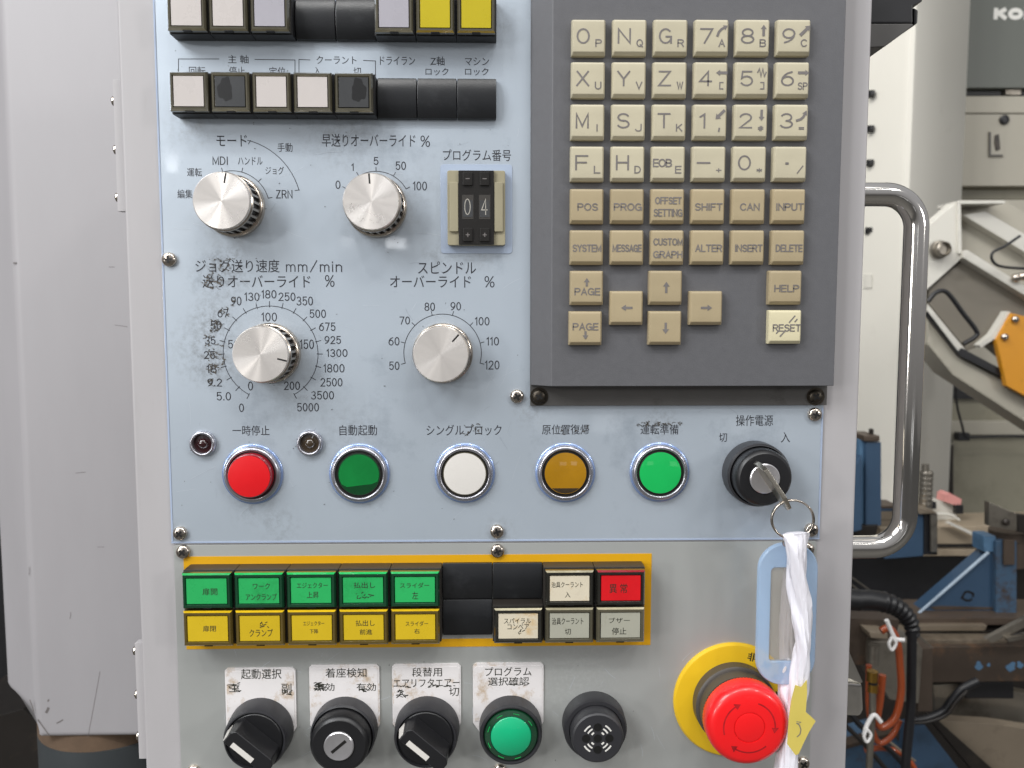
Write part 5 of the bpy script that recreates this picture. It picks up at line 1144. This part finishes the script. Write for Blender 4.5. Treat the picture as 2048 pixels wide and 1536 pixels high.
vcyl('turned_top', 'rust', 2014, 1060, 1076, 34, 1180, t); vcyl('column', 'rust', 2022, 1074, 1130, 28, 1180, t); slab('plate', 'raw', [(1978, 1004), (2034, 1028), (2034, 1062), (1978, 1052)], 1140, 12, t, 1); slab('side_plate', 'dark', [(2034, 1028), (2120, 1040), (2120, 1080), (2036, 1064)], 1142, 12, t, 1)
u, v = P(2011, 1044, 400 - 1139); o = t['org']; MB().lathe([(5, 0), (5, 3), (3, 5)], 16).build('bolt', 'dark', t, loc=(u - o[0], v - o[1], 400 - 1139 - o[2]))
t = bthing('gusset_bracket', 'blue triangular gusset bracket with a bare steel edge', 'bracket', 1940, 1230, 1160)
slab('gusset', 'blue_dark', [(1978, 1108), (1992, 1104), (1994, 1234), (1832, 1234)], 1160, 30, t, 1); slab('rusty_weld', 'rust', [(1860, 1214), (1880, 1212), (1990, 1215), (1990, 1219), (1870, 1220)], 1159, 3, t, .3); slab('edge', 'pale_edge', [(1977, 1104), (1980, 1106), (1832, 1235), (1830, 1233)], 1150, 4, t, .5)
slab('upright', 'blue', rect(1968, 1072, 1992, 1104), 1158, 30, t, 1); slab('upright', 'worn_blue', rect(1992, 1082, 2034, 1236), 1152, 40, t, 2); slab('dark_upright', 'rust', rect(2008, 1080, 2030, 1130), 1148, 4, t, 1)
u, v = P(1937, 1193, 400 - 1158); o = t['org']; mb = MB().ribbon([(u - o[0] + 8 * math.cos(a * .5) * (1 + .2 * math.sin(a * 2)), v - o[1] + 7 * math.sin(a * .5)) for a in range(12)], 3, 400 - 1160 - o[2] + .5); mb.build('chipped_paint', 'dark', t)
t = bthing('slide_rails', 'brown steel slide rails with pale edges under the blue gusset', 'rail', 1950, 1260, 1130)
slab('rail', 'rust', [(1826, 1236), (2120, 1236), (2120, 1250), (1830, 1250)], 1130, 80, t, 1); slab('rail', 'table', [(1830, 1251), (1975, 1251), (1970, 1262), (1832, 1262)], 1120, 60, t, 1); slab('rail', 'dark', rect(1826, 1262, 2120, 1280), 1125, 60, t, 1); slab('rail', 'table', [(1828, 1280), (2016, 1280), (2012, 1292), (1830, 1292)], 1100, 60, t, 1)
slab('loose_strip', 'raw', [(1822, 1262), (1830, 1262), (1868, 1296), (1858, 1298)], 1060, 6, t, .5); slab('cross_strip', 'raw', [(1972, 1278), (2120, 1200), (2120, 1222), (1985, 1286)], 1070, 8, t, .5); slab('cross_strip', 'raw', [(2012, 1276), (2120, 1256), (2120, 1268), (2018, 1284)], 1064, 8, t, .5)
t = bthing('crossbeam', 'wide brown crossbeam with flaked blue paint', 'beam', 1950, 1330, 1090)
bmx = slab('beam', 'rust', [(1846, 1294), (2120, 1290), (2120, 1362), (1846, 1366)], 1090, 120, t, 2); slab('beam_stub', 'rubber', rect(1932, 1364, 2028, 1398), 1110, 60, t, 2)
o = t['org']
for x, y, r_ in ((1958, 1332, 9), (1978, 1330, 4), (2023, 1334, 11), (2040, 1330, 8)):
    u, v = P(x, y, 400 - 1089); pts = [(r_ * .6 * (1 + .3 * math.sin(3 * q + r_)) * math.cos(q), r_ * .6 * (1 + .3 * math.cos(2 * q + r_)) * math.sin(q)) for q in [i * .45 for i in range(14)]]
    MB().prism(pts, 0, .6).build('paint_flake', 'blue', t, loc=(u - o[0], v - o[1], 400 - 1089 - o[2] - .9))
t = bthing('steel_guard', 'sloping worn steel guard plates at the lower right', 'guard', 1960, 1450, 1050)
slab('upper_plate', 'raw', [(1866, 1370), (1932, 1366), (2120, 1400), (2120, 1462), (1872, 1434)], 1130, 20, t, 1); slab('lower_plate', 'table', [(1862, 1440), (1990, 1448), (2120, 1468), (2120, 1600), (1985, 1560), (1935, 1512)], 1080, 20, t, 1)
slab('brace', 'dark', [(1858, 1436), (1876, 1440), (2010, 1560), (1970, 1570)], 1060, 20, t, 1); slab('front_plate', 'blue_dark', [(1815, 1452), (1850, 1450), (1935, 1560), (1930, 1640), (1800, 1640)], 1070, 20, t, 1)
t = bthing('valve_block', 'scratched grey valve block behind the orange hose', 'valve', 1790, 1330, 980)
slab('block', 'raw', [(1740, 1282), (1836, 1284), (1846, 1300), (1838, 1408), (1780, 1400), (1738, 1330)], 1000, 60, t, 2); slab('side', 'rust', rect(1836, 1296, 1866, 1424), 1004, 60, t, 2); slab('top_bar', 'table', [(1738, 1264), (1775, 1266), (1776, 1278), (1742, 1276)], 985, 30, t, 1)
slab('back_plate', 'rust', [(1690, 1236), (1800, 1240), (1790, 1284), (1735, 1290), (1735, 1330), (1690, 1330)], 1010, 30, t, 1)
vcyl('round_port', 'raw', 1748, 1290, 1330, 11, 985, t)
# hoses
t = bthing('corrugated_hose', 'black corrugated hose bending down into a straight black cable', 'hose', 1720, 1200, 900)
btube('hose', 'rubber', [(1640, 1196), (1705, 1199), (1745, 1200), (1780, 1208), (1806, 1224), (1822, 1246), (1826, 1275)], 900, 20, t, 24, 150,
      rf=lambda f: (20.5 if f < .42 else max(11, 20.5 - 14 * (f - .42) + 1.9 * math.sin((f - .42) * 95))) if f < .985 else 9)
btube('cable', 'rubber', [(1824, 1262), (1823, 1330), (1821, 1420), (1812, 1520), (1808, 1620)], 895, 9.5, t, 18)
vcyl_ = btube('collar', 'rubber', [(1640, 1196), (1700, 1199), (1716, 1200)], 900, 22.5, t, 24)
t = bthing('orange_hose', 'orange air hose looped beside the black cable', 'hose', 1790, 1400, 880)
btube('hose', 'orange_hose', [(1762, 1262), (1778, 1256), (1794, 1280), (1800, 1330), (1802, 1385), (1790, 1435), (1766, 1454), (1754, 1444), (1760, 1400), (1765, 1350)], 880, 7.5, t, 16, 70)
btube('second_loop', 'orange_hose', [(1738, 1330), (1737, 1370), (1738, 1420), (1748, 1470), (1762, 1486), (1785, 1470), (1800, 1440)], 905, 6, t, 14, 50)
t = bthing('hose_fitting', 'brass hose fitting with a grey tube running down', 'fitting', 1745, 1370, 870)
vcyl('nut', 'brass', 1745, 1342, 1362, 11, 870, t); vcyl('collar', 'dark', 1746, 1362, 1368, 9, 870, t); vcyl('brass_ring', 'brass', 1746, 1368, 1384, 10, 870, t)
btube('grey_tube', 'raw', [(1745, 1384), (1745, 1420), (1742, 1470), (1738, 1540), (1734, 1640)], 868, 7, t, 14)
for pts, lb in (([(1773, 1240), (1784, 1266), (1792, 1278), (1808, 1280)], 'white cable tie at the top of the orange hose'), ([(1728, 1470), (1734, 1450), (1748, 1430), (1762, 1444)], 'white cable tie at the bottom of the orange hose')):
    t = bthing('cable_tie', lb, 'cable tie', pts[0][0], pts[0][1], 860, 'white cable ties on the hoses'); btube('strap', 'tie', pts, 860, 4.5, t, 10, 24)
    a = pts[1]; btube('loop', 'tie', [(a[0], a[1] + 8), (a[0] + 8, a[1] + 20), (a[0], a[1] + 34), (a[0] - 6, a[1] + 22), (a[0], a[1] + 8)], 856, 3.2, t, 10, 24)
t = bthing('armoured_cable', 'glossy black cable bundle rising under the crossbeam', 'cable', 1860, 1420, 1020)
btube('cable', 'rubber', [(1820, 1440), (1850, 1438), (1885, 1424), (1905, 1400), (1925, 1378), (1955, 1362)], 1040, 9, t)
btube('thin_cable', 'dark', [(1820, 1446), (1855, 1444), (1892, 1430), (1912, 1404), (1935, 1382)], 1030, 4, t)

t = bthing('steel_rods', 'pair of thin bare rods above the corrugated hose', 'rod', 1730, 1180, 1300)
btube('rod', 'raw', [(1680, 1140), (1710, 1160), (1760, 1196)], 1300, 2.2, t, 8, 8); btube('rod', 'raw', [(1680, 1150), (1706, 1172), (1750, 1205)], 1296, 2.2, t, 8, 8)
t = bthing('floor_cables', 'dark cables and a red brown hose at the foot of the valve block', 'cable', 1760, 1480, 1000)
btube('cable', 'rubber', [(1680, 1400), (1720, 1450), (1780, 1500), (1850, 1580)], 1000, 6, t, 12, 24); btube('cable', 'dark', [(1680, 1440), (1730, 1490), (1790, 1560)], 990, 5, t, 12, 24)
btube('hose', 'orange_hose', [(1730, 1500), (1765, 1496), (1800, 1506), (1830, 1540), (1840, 1600)], 1010, 6, t, 12, 24); btube('pale_strip', 'table', [(1775, 1480), (1800, 1500), (1830, 1522)], 985, 2.6, t, 8, 10)
t = bthing('blue_box', 'worn blue box low behind the valve block', 'box', 1720, 1560, 1150)
slab('side', 'worn_blue', [(1680, 1500), (1790, 1470), (1815, 1500), (1815, 1700), (1680, 1700)], 1150, 60, t, 2); slab('lid_edge', 'rust', [(1680, 1494), (1790, 1464), (1818, 1496), (1812, 1500), (1788, 1472), (1680, 1502)], 1146, 20, t, .5)
